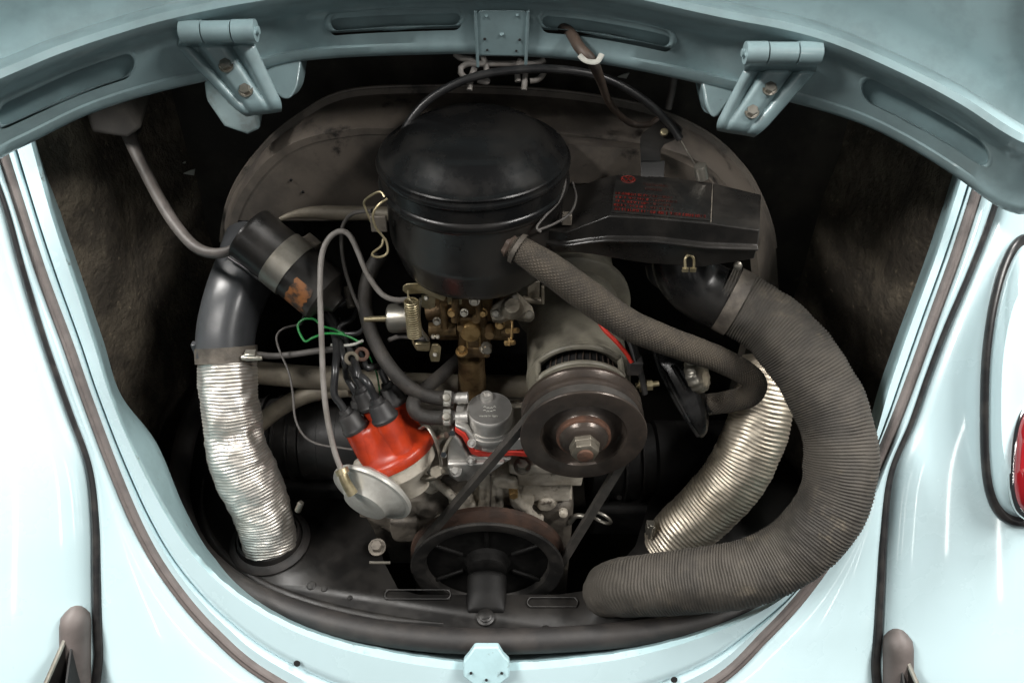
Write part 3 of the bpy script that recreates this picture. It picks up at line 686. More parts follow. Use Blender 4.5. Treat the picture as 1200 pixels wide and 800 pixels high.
em.tube([ec + V(.0068*math.cos(a), .0068*math.sin(a), 0) for a in [2*math.pi*i/16 for i in range(16)]], .0006, 6, n=32, closed=True)
for seg in (((-.0032, .0058), (0, .0012)), ((0, .0012), (.0032, .0058)), ((-.0060, .0022), (-.0028, -.0056)), ((-.0028, -.0056), (0, -.0006)), ((0, -.0006), (.0028, -.0056)), ((.0028, -.0056), (.0060, .0022))):
    a, b = ec + V(*seg[0], 0), ec + V(*seg[1], 0); nn = (b-a).normalized().cross(V(0, 0, 1))*.00055
    em.prism([a-nn, b-nn, b+nn, a+nn], V(0, 0, .0006))
em.build('label_emblem', PRINT, lb)
m = M(); c = P(808, 311, .80)
m.tube([P(803, 315, .798), P(803, 303, .795), P(808, 299, .795), P(813, 303, .795), P(813, 315, .798)], .0014, 8, n=24); m.box(P(803, 316, .798), (.006, .003, .004)); m.box(P(812, 316, .798), (.006, .003, .004)); m.build('latch_clip', ZINCY, sn)
m = M(); m.lathe([(.0045, 0), (.0045, .004), (.003, .005)], P(864, 311, .83), W(-.1, -.3, 1), 14); m.build('screw', STRAP, sn)
# elbow under the horn
eb = thing('intake_elbow', 'glossy black elbow under the intake horn joining the thick hose', 'elbow', P(800, 350, .87))
m = M(); m.tube([P(800, 296, .865), P(803, 315, .868), P(815, 333, .872), P(835, 346, .872), P(862, 357, .868)], [.034, .034, .033, .0335, .0325], 32, n=26); m.build('elbow_body', ENAMEL, eb)
m = M(); m.prism([P(x, y, .885) for x, y in ((758, 312), (790, 308), (806, 330), (830, 372), (805, 360), (762, 332))], V(0, .02, -.01)); m.build('elbow_flange', TIN, eb, bevel=.005, bseg=3)
# bracket and Bowden cable
br = thing('cable_bracket', 'black folded steel bracket standing on the intake horn', 'bracket', P(764, 207, .83))
m = M(); thk = V(0, .0016, .0008)
m.prism([P(x, y, t) for x, y, t in ((751, 207, .829), (751, 190, .83), (779, 190, .83), (778, 208, .829))], thk)
m.prism([P(x, y, t) for x, y, t in ((751, 190, .83), (750, 164, .845), (754, 157, .85), (776, 140, .86), (786, 138, .862), (800, 152, .86), (797, 161, .857), (778, 170, .848), (774, 176, .845), (774, 190, .83))], thk)
m.build('bracket_plate', TIN, br, bevel=.0008)
m = M(); m.lathe([(.0042, 0), (.0042, .003), (.003, .004)], P(778, 156, .848), W(0, .3, 1), 16); m.build('screw', ZINCY, br)
cb = thing('bowden_cable', 'black sheathed cable arching over the air cleaner to the bracket', 'cable', P(466, 178, .87))
m = M(); m.tube([P(*q) for q in ((464, 184, .83), (469, 164, .825), (483, 138, .818), (508, 113, .812), (550, 92, .806), (605, 82, .803), (660, 82, .806), (712, 93, .815), (757, 119, .83), (784, 145, .845), (797, 163, .85))], .0042, 12, n=90); m.build('sheath', WIRE, cb)
m = M(); m.tube([P(796, 161, .85), P(808, 182, .84), P(820, 200, .818)], .0007, 6, n=8); m.build('inner_wire', STRAP, cb)
m = M(); m.lathe([(.0035, .009), (.0060, .009), (.0066, .007), (.0066, -.006), (.0055, -.007)], P(822, 203, .818), W(-.25, .6, .5), 20); m.build('end_ferrule', STRAP, cb)
for q in ((520, 104, .834), (699, 90, .822)):
    m = M(); m.lathe([(.0036, -.004), (.0036, .004)], P(*q), W(1, .3 if q[0] < 600 else -.2, 0), 12); m.build('tape_wrap', RUBBER, cb)

# ================================================================== CARBURETTOR
cy = .075
cbx = thing('carburettor', 'stained brass and zinc carburettor under the air cleaner', 'carburettor', P(554, 455, Y=.075))
def bx(mm, x0, y0, x1, y1, Y, dy, roll=0):
    a = P(x0, y0, Y=Y); b = P(x1, y1, Y=Y); c = (a+b)/2
    return mm.box(c + V(0, dy/2, 0), (abs(b.x-a.x), dy, abs(a.z-b.z)))
m = M(); bx(m, 528, 346, 578, 378, .055, .07); bx(m, 536, 372, 572, 408, .050, .06); bx(m, 514, 352, 536, 372, .06, .05); bx(m, 572, 358, 590, 395, .065, .05)
bx(m, 506, 338, 602, 400, .085, .04); body = m.build('carburettor_body', BRASS, cbx, bevel=.004, bseg=3)
m = M(); m.lathe([(.0165, 0), (.0165, .006), (.0150, .010), (.0150, .022), (.0160, .026), (.0160, .064)], P(554, 462, Y=.066), (0, 0, 1), 32); m.build('throttle_neck', BRASS, cbx)
m = M(); bx(m, 536, 408, 574, 420, .048, .055); m.build('flange', BRASS, cbx, bevel=.002)
for x, y in ((541, 412), (569, 408)):
    b = M(); b.hexa(P(x, y, Y=.044), (0, -.3, .95), .0048, .008); b.build('nut', ZINC if x > 560 else BRASSL, cbx)
m = M(); m.lathe([(.0118, 0), (.0118, .007), (.0105, .009), (.009, .0094)], P(552, 386, Y=.05), (0, -1, .15), 28); m.build('plug', BRASSL, cbx)
m = M(); m.lathe([(.003, -.002), (.005, -.002), (.005, .003), (.003, .003)], P(558, 373, Y=.046), (0, -1, .3), 18); m.lathe([(.0048, 0), (.0048, .02)], P(574, 383, Y=.05), (0, -1, .2), 14); m.lathe([(.0045, -.004), (.004, .008)], P(540, 381, Y=.05), (0, -1, .2), 14); m.build('bosses', BRASS, cbx)
for a, b, r_ in (((503, 386, .06), (535, 385, .06), .0085), ((575, 387, .06), (598, 389, .06), .0078), ((500, 366, .068), (530, 362, .068), .0095)):
    m = M(); m.tube([P(a[0], a[1], Y=a[2]), P(b[0], b[1], Y=b[2])], r_, 18, n=4); m.build('shaft_housing', BRASS, cbx)
# choke / cut-off canister on the left
m = M(); a = P(455, 373, Y=.06); b = P(482, 372, Y=.06); m.lathe([(.012, -.001), (.0155, .001), (.0165, .004), (.0165, (b-a).length), (.010, (b-a).length+.001)], a, b-a, 36); cn = m.build('canister', STRAP, cbx)
m = M(); m.tube([P(427, 374, Y=.06), P(456, 373, Y=.06)], .0034, 10, n=4); m.build('canister_rod', ZINCY, cn)
# coil spring
m = M(); a = P(482, 352, Y=.035); b = P(486, 394, Y=.035); ex, ey, ez = frame(b-a); Ls = (b-a).length; turns = 16
m.tube([a + ez*(Ls*i/(turns*10)) + ex*(.0072*math.cos(2*math.pi*i/10)) + ey*(.0072*math.sin(2*math.pi*i/10)) for i in range(turns*10+1)], .0011, 6, n=turns*18)
m.tube([P(478, 340, Y=.035), P(479, 350, Y=.03), P(484, 354, Y=.028)], .0011, 6, n=10); m.tube([P(486, 394, Y=.035), P(484, 400, Y=.035), P(488, 408, Y=.035)], .0013, 6, n=10)
m.build('return_spring', ZINCY, cbx)
m = M(); thk = V(0, .002, 0)
m.prism([P(x, y, Y=.045) for x, y in ((472, 336), (476, 333), (490, 332), (505, 339), (525, 344), (520, 353), (506, 348), (496, 344), (478, 345), (472, 341))], thk)
m.prism([P(x, y, Y=.050) for x, y in ((494, 346), (510, 346), (510, 360), (504, 363), (494, 360))], thk)
bx(m, 524, 345, 541, 357, .046, .02); m.build('choke_lever', ZINCY, cbx, bevel=.0006)
m = M(); m.tube([P(493, 350, Y=.04), P(491, 365, Y=.038), P(493, 385, Y=.038), P(502, 398, Y=.04)], .0018, 8, n=20, ell=(1, 1.6)); m.build('lever_link', ZINC, cbx)
m = M(); m.prism([P(x, y, Y=.04) for x, y in ((486, 403), (504, 402), (504, 411), (500, 412), (488, 411))], V(0, .004, 0)); m.prism([P(x, y, Y=.038) for x, y in ((503, 416), (506, 404), (513, 404), (517, 408), (515, 424), (505, 424))], V(0, .003, 0)); m.build('throttle_lever', ZINCY, cbx, bevel=.0008)
for x, y in ((508, 394), (513, 394), (510, 415), (500, 349), (549, 347)):
    b = M(); b.lathe([(.0026, 0), (.0026, .004), (.0015, .005)], P(x, y, Y=.036), (0, -.8, .5), 12); b.build('screw', ZINC, cbx)
# accelerator pump cover
tri = [(574, 364), (577, 357), (596, 346), (604, 341), (611, 346), (624, 359), (627, 369), (622, 374), (613, 373), (600, 370), (588, 375), (577, 374)]
m = M(); nrm = W(0, .25, 1); m.prism([P(x, y, .868) for x, y in tri], -nrm*.014); ap = m.build('pump_cover', CARB, cbx, bevel=.0016, bseg=2)
m = M(); m.lathe([(.0125, -.002), (.0115, .004), (.0085, .007), (.008, .009), (.006, .0095)], P(600, 361, .867), nrm, 28); m.build('cover_boss', CARB, ap)
for x, y in ((581, 368), (620, 369), (604, 349)):
    b = M(); b.lathe([(.0042, 0), (.0042, .0025), (.003, .0035)], P(x, y, .866), nrm, 16); b.build('screw', ZINC, ap)
m = M(); m.tube([P(600, 374, .875), P(600, 384, .875), P(599, 400, .878)], .0012, 6, n=8); m.tube([P(594, 388, .885), P(607, 387, .875)], .0030, 8, n=4); m.tube([P(592, 402, .88), P(603, 401, .875)], .0028, 8, n=4); m.tube([P(597, 396, .875), P(596, 405, .875)], .0016, 6, n=4); m.build('pump_linkage', BRASSL, cbx)
m = M(); m.lathe([(.0055, 0), (.0055, .010), (.004, .012)], P(571, 406, Y=.042), (0, -.9, .3), 16); m.build('idle_screw', STRAP, cbx)
m = M(); bx(m, 618, 330, 632, 352, .06, .02); m.tube([P(612, 350, Y=.06), P(634, 353, Y=.06)], .004, 10, n=4); m.prism([P(x, y, Y=.05) for x, y in ((634, 336), (638, 336), (638, 357), (634, 357))], V(0, .004, 0)); m.build('choke_linkage', CARB, cbx, bevel=.001)
m = M(); m.tube([P(548, 408, Y=.046), P(547, 392, Y=.046)], .0011, 6, n=4); m.tube([P(563, 408, Y=.046), P(562, 392, Y=.046)], .0011, 6, n=4); m.build('bail_wire', BRASSL, cbx)
for a, r_, mt_ in (((556, 352, .04), .0045, ZINC), ((530, 366, .045), .004, BRASSL), ((586, 380, .05), .0042, BRASSL), ((544, 366, .045), .0035, ZINC), ((566, 366, .045), .0038, BRASSL), ((512, 376, .05), .0035, ZINC)):
    b = M(); b.hexa(P(a[0], a[1], Y=a[2]), (0, -.9, .4), r_, .008, 1.3); b.build('jet', mt_, cbx)
for x0, y0, x1, y1, Y_ in ((560, 346, 562, 372, .045), (534, 348, 533, 376, .045), (520, 356, 521, 384, .05), (584, 362, 583, 392, .055)):
    b = M(); b.tube([P(x0, y0, Y=Y_), P(x1, y1, Y=Y_)], .0042, 12, n=4); b.build('drilling', BRASS, cbx)
b = M(); b.tube([P(456, 398, Y=.06), P(470, 394, Y=.055), P(490, 396, Y=.05), P(502, 399, Y=.045)], .0028, 10, n=16); b.build('throttle_cable', GREYD, cbx)
# intake manifold
mf = thing('intake_manifold', 'dusty intake pipe running crosswise below the carburettor', 'pipe', P(470, 450, Y=.09))
m = M(); m.tube([P(296, 436, Y=.085), P(340, 440, Y=.088), P(392, 444, Y=.09), P(470, 449, Y=.09), P(553, 452, Y=.09), P(650, 452, Y=.09)], .0145, 20, n=30); m.build('crosspipe', PIPE, mf)
m = M(); m.tube([P(300, 500, Y=.06), P(322, 482, Y=.07), P(350, 466, Y=.08), P(378, 458, Y=.085), P(410, 455, Y=.085)], .011, 16, n=24); m.build('heat_riser', PIPE, mf)
m = M(); m.lathe([(.0165, -.004), (.0165, .006)], P(386, 444, Y=.09), (1, 0, 0), 24); m.build('collar', PIPE, mf)
m = M(); m.tube([P(553, 470, Y=.085), P(553, 452, Y=.08), P(553, 440, Y=.074)], [.02, .018, .017], 20, n=8); m.build('riser', BRASS, mf)

# ================================================================== GENERATOR
GX, GZ = P(684, 513, t=.866).x, P(684, 513, t=.866).z; GY = -.056
ge = thing('generator', 'dusty grey-green generator under the braided hose', 'generator', (GX, GY+.045, GZ-.06))
ax = (0, 1, 0); o = V(GX, GY, GZ)
m = M(); m.lathe([(.052, .089), (.0575, .090), (.0585, .094), (.0585, .33), (.05, .331)], o, ax, 64); m.build('body', GENG, ge)
m = M(); m.lathe([(.0578, .088), (.0600, .089), (.0600, .095), (.0578, .096)], o, ax, 64, cap=(False, False)); m.build('band', GENG, ge)
# end housing with an opening: angle measured from +z, opening spans the top
def wallring(mm, rr, y0, y1, a0, a1, k=26, th=.004):
    rings = []
    for i in range(k+1):
        a = a0+(a1-a0)*i/k; d = V(math.sin(a), 0, math.cos(a))
        rings.append([o + d*rr + V(0, y0, 0), o + d*rr + V(0, y1, 0), o + d*(rr-th) + V(0, y1, 0), o + d*(rr-th) + V(0, y0, 0)])
    mm.rings(rings)
m = M(); wallring(m, .0583, .041, .052, 0, 2*math.pi, 64); wallring(m, .0583, .082, .090, 0, 2*math.pi, 64)
for a0, a1 in ((R(48), R(130)), (R(200), R(306))): wallring(m, .0582, .051, .083, a0, a1, 24)
m.build('end_housing', GENG, ge, bevel=.001)
m = M(); pts = []
a0, a1 = R(-54), R(48)
for i in range(16): a = a0+(a1-a0)*i/15; pts.append(o + V(math.sin(a)*.0590, .0540, math.cos(a)*.0590))
for i in range(16): a = a1-(a1-a0)*i/15; pts.append(o + V(math.sin(a)*.0590, .0800, math.cos(a)*.0590))
m.tube(pts, .0034, 8, n=110, closed=True); m.build('window_lip', GENG, ge)
m = M(); m.lathe([(.047, .041), (.047, .095)], o, ax, 40); m.build('commutator', VOID, ge)
for k in range(11):
    a = R(-48 + k*9.2); d = V(math.sin(a), 0, math.cos(a)); e = V(math.cos(a), 0, -math.sin(a))
    mm = M(); mm.tube([o + d*.048 + V(0, .048, 0), o + d*.0495 + e*.002 + V(0, .064, 0), o + d*.048 + e*.004 + V(0, .085, 0)], .0006, 6, n=8); mm.build('winding', BROWNC, ge)
m = M(); c = o + V(-.012, .062, .046); m.box(c, (.016, .012, .006)); m.build('brush_holder', STRAP, ge, bevel=.001)
# terminal and strap bolt
m = M(); m.box(P(744, 428, .88), (.016, .014, .02)); m.build('terminal', RUBBER, ge, bevel=.002)
m = M(); m.tube([P(745, 452, .90), P(772, 449, .90)], .0032, 10, n=4); m.lathe([(.007, 0), (.007, .007)], P(749, 452, .90), (1, 0, .1), 6); m.lathe([(.0062, 0), (.0062, .006)], P(758, 451, .90), (1, 0, .1), 6); m.build('strap_bolt', ZINCY, ge)
m = M(); m.tube([P(741, 398, .87), P(747, 420, .875), P(753, 446, .885), P(756, 462, .89)], .002, 8, n=14, ell=(1, 2)); m.build('strap_lug', TIN, ge)
# pulley
pu = thing('generator_pulley', 'brown steel pulley with hex nut on the end of the generator', 'pulley', (GX, GY+.02, GZ-.0675))
m = M(); m.lathe([(.0455, .004), (.047, .0012), (.0655, .000), (.0675, .0006), (.0680, .002), (.0675, .0036), (.0640, .005), (.0535, .009), (.0535, .0135), (.064, .018), (.0668, .020), (.0668, .0235), (.0615, .0285), (.0610, .031), (.0650, .0345), (.0665, .0365), (.0665, .0405), (.04, .041)], o, ax, 72, cap=(False, True)); m.build('sheave', PULL, pu, sharp=35)
m = M(); m.lathe([(.0460, .003), (.0448, .0115), (.0425, .0140), (.039, .0130), (.034, .0095), (.030, .0062), (.0285, .004), (.0285, .0005), (.0265, -.001), (.0255, -.004), (.022, -.0075), (.018, -.0095), (.0, -.0098)], o, ax, 56, cap=(False, True)); m.build('dish', PULL, pu, sharp=40)
m = M(); m.lathe([(.0292, .005), (.0292, -.0005), (.0275, -.0018)], o, ax, 48, cap=(False, True)); m.build('shim_ring', RUST, pu)
m = M(); m.lathe([(.0165, -.009), (.0165, -.0145), (.0155, -.0155)], o, ax, 6, ref=(.35, 0, 1)); m.lathe([(.0158, -.015), (.0148, -.0225), (.012, -.024)], o, ax, 6, ref=(.35, 0, 1)); m.build('hex_nut', NUT, pu, bevel=.0008)
m = M(); m.lathe([(.0085, -.022), (.0085, -.0265), (.0075, -.0272), (.0, -.0272)], o, ax, 24); m.build('shaft_end', RUST, pu)
# ------------------------------------------------ crank pulley
CX, CZ = P(571, 668, Y=GY).x, P(571, 668, Y=GY).z; oc = V(CX, GY, CZ)
cr = thing('crankshaft_pulley', 'large black crankshaft pulley with rusty rear flange low in the bay', 'pulley', (CX, GY+.02, CZ-.098))
m = M(); m.lathe([(.078, .012), (.0795, .003), (.084, .001), (.096, .000), (.098, .0015), (.0975, .0035), (.084, .009), (.084, .0135), (.088, .015)], oc, ax, 80, cap=(False, False)); m.build('front_flange', PULB, cr)
m = M(); m.lathe([(.084, .013), (.0975, .018), (.0992, .019), (.0995, .025), (.097, .0265), (.03, .027)], oc, ax, 80, cap=(False, True)); m.build('rear_flange', RUSTD, cr)
m = M(); m.lathe([(.080, .014), (.030, .013), (.026, .009), (.025, .000), (.022, -.002), (.0, -.002)], oc, ax, 64, cap=(False, True)); m.build('web', MATTE_BLACK, cr, sharp=35)
for k in range(6):
    a = R(k*60); d = V(math.sin(a), 0, math.cos(a)); e = V(math.cos(a), 0, -math.sin(a))
    mm = M(); mm.box(oc + d*.058 + V(0, .0115, 0), (.006, .045, .005), (e, d, V(0, 1, 0).normalized())); mm.build('rib', MATTE_BLACK, cr, bevel=.002)
# belt
rg, rc = .0605, .0915; yb = GY+.0112; g2 = V(GX, yb, GZ); c2_ = V(CX, yb, CZ)
dv = g2-c2_; D = dv.length; th0 = math.atan2(dv.z, dv.x); al = math.acos((rc-rg)/D)
loop = []
for i in range(41): a = th0 - al + (2*al)*i/40; loop.append((g2 + V(math.cos(a), 0, math.sin(a))*rg, V(math.cos(a), 0, math.sin(a))))
for i in range(61): a = th0 + al + (2*math.pi-2*al)*i/60; loop.append((c2_ + V(math.cos(a), 0, math.sin(a))*rc, V(math.cos(a), 0, math.sin(a))))
m = M(); rr = [[p + n_*.0035 + V(0, -.0058, 0), p + n_*.0035 + V(0, .0058, 0), p - n_*.005 + V(0, .004, 0), p - n_*.005 + V(0, -.004, 0)] for p, n_ in loop]
rr.append(rr[0]); m.rings(rr, cap=(False, False)); bl = m.build('drive_belt', BELT)
tag(bl, 'black rubber drive belt around the two pulleys', 'belt')

# ================================================================== ENGINE CASE
en = thing('engine_case', 'grimy cast aluminium engine case behind the crankshaft pulley', 'engine', (-.02, .08, -.5))
m = M(); m.box(V(-.03, .10, -.42), (.22, .2, .28)); m.build('crankcase', CASTD, en, bevel=.012, bseg=3)
def cpt(mm, x0, y0, x1, y1, Y, dy): return bx(mm, x0, y0, x1, y1, Y, dy)
def knob(mm, px, py, Y, r, L=.05, ax_=(0, 1, 0)): mm.lathe([(r*.8, -.002), (r, .002), (r*1.1, L)], P(px, py, Y=Y), ax_, 20)
m = M(); cpt(m, 500, 548, 575, 640, .006, .1); cpt(m, 574, 552, 650, 640, .004, .1); cpt(m, 560, 556, 590, 604, -.006, .05); cpt(m, 640, 584, 668, 620, .012, .06)
for a in ((540, 590, -.006, .016), (520, 612, -.004, .014), (588, 566, -.012, .012), (612, 590, -.008, .015), (640, 592, -.002, .013), (560, 606, -.010, .012), (655, 606, .006, .011), (505, 572, -.002, .012)): knob(m, *a)
m.tube([P(505, 560, Y=-.002), P(530, 582, Y=-.008), P(548, 610, Y=-.008)], .006, 12, n=10); m.tube([P(600, 560, Y=-.012), P(606, 584, Y=-.012), P(628, 606, Y=-.008)], .006, 12, n=10)
m.build('rear_cover', CAST, en, cast=.0028)
m = M(); m.tube([P(575, 556, Y=-.0105), P(575, 580, Y=-.0115), P(574, 606, Y=-.0105)], .0012, 6, n=8); m.build('parting_line', CASTD, en)
m = M(); cpt(m, 596, 546, 690, 556, -.012, .11); cpt(m, 606, 552, 682, 570, -.006, .1); cpt(m, 612, 566, 668, 588, .0, .1)
knob(m, 612, 552, -.012, .011, .03); knob(m, 684, 552, -.01, .010, .03); gs = m.build('generator_stand', CAST, en, cast=.0022)
m = M(); m.box(V(GX+.005, GY+.14, GZ-.085), (.09, .11, .07)); m.build('generator_saddle', CAST, en, bevel=.008)
b = M(); b.hexa(P(612, 546, Y=-.012), (0, -.35, .94), .0072, .010); b.build('bolt', STRAP, gs)
b = M(); b.hexa(P(622, 552, Y=-.006), (0, -.35, .94), .004, .006); b.build('bolt', CAST, gs)
b = M(); b.hexa(P(601, 573, Y=-.014), (.1, -1, .1), .0062, .012, 0); b.build('brass_bolt', BRASSL, en)
for x, y in ((497, 556), (552, 590), (632, 606), (660, 600)):
    b = M(); b.lathe([(.006, -.002), (.0055, .005), (.003, .0065)], P(x, y, Y=-.002), (0, -.9, .45), 16); b.build('stud', CAST, en)
m = M(); m.prism([P(x, y, Y=.0) for x, y in ((420, 598), (470, 590), (500, 585), (520, 560), (548, 560), (548, 660), (458, 660), (452, 640), (425, 640))], V(0, .03, 0)); cpt(m, 456, 612, 492, 636, -.012, .03)
for a in ((500, 600, -.006, .013), (478, 600, -.004, .010), (520, 640, -.006, .012)): knob(m, *a, .03)
m.build('lower_cover', CASTD, en, cast=.0026)
b = M(); b.hexa(P(442, 641, Z=-.295), (0, -.3, .95), .0075, .010); b.build('bolt', CASTD, en)
# cylinder tins on both sides
for sx, x0, x1, yy, lab_ in ((-1, 300, 430, 512, 'dark cylinder cover behind the crumpled aluminium hose'), (1, 690, 850, 540, 'dark cylinder cover beside the oil filler')):
    a = P(x0, yy, Y=.09); b = P(x1, yy, Y=.09)
    ct = thing('cylinder_cover', lab_, 'engine cover', (a+b)/2 - V(0, 0, .05), 'engine cylinder covers')
    m = M(); m.lathe([(.03, 0), (.05, .002), (.052, .006), (.052, (b-a).length*.45), (.056, (b-a).length*.47), (.056, (b-a).length)], a, b-a, 48); m.build('cover_shell', TIN if sx < 0 else MATTE_BLACK, ct)
    m = M(); m.box((a+b)/2 + V(0, .02, -.06), ((b-a).length, .16, .06)); m.build('cover_base', MATTE_BLACK, ct, bevel=.008)
    for f_ in (.12, .24, .36, .62, .78):
        bb = M(); bb.lathe([(.051, -.0025), (.0565, -.001), (.0565, .001), (.051, .0025)], a.lerp(b, f_), b-a, 40); bb.build('pressed_rib', TIN if sx < 0 else MATTE_BLACK, ct)
    for k in range(3):
        bb = M(); bb.hexa(a.lerp(b, .2+.3*k) + V(0, -.05, -.012), (0, -1, .3), .004, .005); bb.build('bolt', TIN, ct)

# ================================================================== DISTRIBUTOR
dB = P(465, 533, .945); da = V(-.40, .36, .85).normalized()
di = thing('distributor', 'distributor with orange red cap, black boots and silver vacuum canister', 'distributor', dB - da*.06)
ex, ey, ez = frame(da, (0, -1, 0))
m = M(); m.lathe([(.018, -.050), (.022, -.034), (.034, -.024), (.0405, -.018), (.0425, -.004), (.036, -.002)], dB, da, 48, ref=(0, -1, 0)); m.build('housing', CAST, di)
def lobe(r, h, th):
    if h < .013: return r
    f = min(1, (h-.013)/.02); c = math.cos(4*th - math.pi); return r*(1 + .11*f*(c if c > 0 else c*1.6))
m = M(); m.lathe([(.041, -.003), (.0465, -.002), (.0475, .002), (.0475, .007), (.0465, .0095), (.0435, .0112), (.0385, .014), (.0370, .020), (.0355, .035), (.0345, .045), (.0325, .050), (.028, .053), (.012, .055), (.0, .055)], dB, da, 64, ref=(0, -1, 0), fn=lobe); cap_ = m.build('cap', ORANGE, di, sharp=50)
tops = []
for k in range(5):
    a = R(45+90*k); off = V(0, 0, 0) if k == 4 else (ex*math.cos(a)+ey*math.sin(a))
    tilt = (da + off*.06).normalized(); base = dB + da*.045 + off*.0268
    if k == 4: base = dB + da*.058
    m = M(); m.lathe([(.0178, -.034), (.0165, -.028), (.0152, -.008), (.0140, .008), (.0115, .018)] if k < 4 else [(.0135, -.012), (.0125, .006), (.0105, .018)], base, tilt, 24); m.build('tower', ORANGE, di)
    m = M(); m.lathe([(.0145, .008), (.0155, .009), (.0158, .012), (.0140, .0145), (.0125, .026), (.0105, .030), (.0075, .031), (.0068, .036), (.0, .037)], base, tilt, 26); m.build('boot', BOOT, di)
    tops.append((base + tilt*.034, tilt))
# spring clip
m = M(); m.tube([P(493, 502, .905), P(500, 499, .90), P(508, 510, .90), (P(515, 530, .905)), P(517, 545, .912)], .0042, 10, n=24, ell=(1, .35), up=W(1, .4, 0)); m.build('spring_clip', STRAP, di)
m = M(); m.tube([P(424, 560, .915), P(432, 547, .92), P(438, 540, .925)], .004, 10, n=12, ell=(1, .4)); m.lathe([(.009, 0), (.009, .004)], P(424, 545, .925), W(-.2, 0, 1), 20); m.build('spring_clip', STRAP, di)
# vacuum canister
vn = V(-.37, -.92, -.134).normalized(); vc = P(436, 577, .925)
m = M(); m.lathe([(r_*1.06, h_) for r_, h_ in [(.010, -.022), (.030, -.014), (.041, -.006), (.0455, -.003), (.0462, 0), (.0455, .0025), (.041, .003), (.038, .006), (.028, .012), (.024, .0185), (.020, .0195), (.0, .0198)]], vc, vn, 56); vcan = m.build('vacuum_canister', CAN, di, sharp=30)
m = M(); m.tube([P(400, 549, .885), P(404, 562, .885), P(413, 578, .89)], [.0052, .0055, .0065], 14, n=14); m.build('vacuum_nipple', ZINCY, di)
m = M(); m.lathe([(.0075, -.003), (.0075, .003)], P(401, 552, .885), W(.4, -.9, 0), 16); m.build('ferrule', ZINCY, di)
m = M(); m.tube([P(470, 545, .94), P(500, 560, .935), P(518, 552, .93), P(512, 548, .93)], .004, 10, n=16); m.lathe([(.007, 0), (.007, .012)], P(512, 553, .925), W(0, .2, 1), 6); m.build('clamp_arm', NUT, di)
m = M(); m.lathe([(.0035, 0), (.0035, .003), (.002, .004)], P(476, 557, .915), W(0, -.2, 1), 12); m.build('screw', CAST, di)
# ignition leads
targets = {0: None}
order = sorted(range(5), key=lambda k: (tops[k][0]-CAM).dot(RGT))
lead_px = [[(397, 462, .895), (393, 432, .90), (394, 404, .92), (386, 376, .95), (366, 352, .98)], [(420, 455, .90), (404, 424, .91), (396, 398, .93), (388, 372, .955), (372, 352, .985)], [(430, 462, .885), (420, 440, .895), (414, 420, .91), (404, 398, .94), (392, 372, .97)], [(436, 456, .90), (416, 434, .905), (404, 410, .93), (396, 384, .95), (378, 356, .985)], [(446, 441, .91), (430, 431, .915), (424, 418, .925), (412, 400, .95), (398, 374, .98)]]
names = ['beside the grey vacuum hose', 'rising from the second boot', 'in front of the pair of clip rings', 'rising from the middle boot', 'reaching the boot nearest the fuel pump']
for k, idx in enumerate(order):
    b, tl_ = tops[idx]
    ld = M(); ld.tube([b - tl_*.004, b + tl_*.010, b + tl_*.024] + [P(*q) for q in lead_px[k][1:]], .0042, 12, n=46)
    lo = ld.build('ignition_lead', WIRE); tag(lo, 'glossy black ignition lead ' + names[k], 'ignition lead', 'ignition leads on the distributor')
lc = thing('lead_clip', 'orange brown double ring clip holding two ignition leads', 'clip', P(418, 420, .91))
for x, y in ((412, 420), (424, 415)):
    m = M(); a = P(x, y, .905); e1, e2 = W(1, 0, 0), W(0, 1, .2)
    m.tube([a + e1*(.0062*math.cos(2*math.pi*i/14)) + e2*(.0062*math.sin(2*math.pi*i/14)) for i in range(14)], .0014, 8, n=36, closed=True, ell=(1, 1.6)); m.build('ring', RUST if x > 420 else PIPE, lc)

# ================================================================== FUEL PUMP
fp = thing('fuel_pump', 'small silver round fuel pump with two hose stubs', 'fuel pump', P(575, 545, Y=.0))
pc = P(574, 478, Y=.004)                 # centre of the cap's top face
m = M(); m.lathe([(.024, -.022), (.0265, -.021), (.0268, -.004), (.0262, -.001), (.0252, .0), (.0247, .0)], pc, seg=56, cap=(False, False)); m.build('cap_wall', PUMP, fp)
m = M(); m.lathe([(.0250, -.0006), (.0, -.0006)], pc, seg=56, cap=(False, True)); m.lathe([(.0250, -.004), (.0250, -.0006)], pc, seg=56, cap=(True, False)); pt = m.build('cap_top', PUMPTOP, fp)
m = M(); m.lathe([(.0035, -.002), (.0075, -.002), (.0075, .003), (.0066, .0045), (.0042, .0045), (.0035, .001)], pc + V(-.004, .017, 0), seg=28, cap=(False, False)); m.lathe([(.0038, -.001), (.0038, .0012)], pc + V(-.004, .017, 0), seg=16); m.build('centre_screw', PUMP, fp)
m = M(); m.lathe([(.0255, -.046), (.0275, -.044), (.0285, -.036), (.0285, -.024), (.0275, -.021)], pc, seg=56); m.build('pump_body', PUMP, fp)
m = M(); m.lathe([(.0300, -.033), (.0305, -.031), (.0305, -.027), (.0300, -.0255)], pc, seg=56); m.build('body_rim', PUMP, fp)
for yy, tt in ((467, .014), (489, -.006)):
    a = P(527, yy, Y=tt); b = P(546, yy-1, Y=tt)
    m = M(); m.tube([a, b, b + (b-a)*.12], [.0055, .0062, .0070], 18, n=8); m.lathe([(.0068, 0), (.0068, .003)], a.lerp(b, .5), b-a, 18); m.build('hose_stub', PUMP, fp)
pl_ = [(533, 501), (545, 508), (556, 528), (575, 530), (600, 529), (628, 531), (634, 527), (634, 537), (600, 534), (575, 535), (560, 535), (552, 532), (541, 512), (533, 506)]
m = M(); m.prism([P(x, y, Y=-.022) for x, y in pl_], V(0, .05, .0)); m.build('gasket', GASK, fp, bevel=.001)
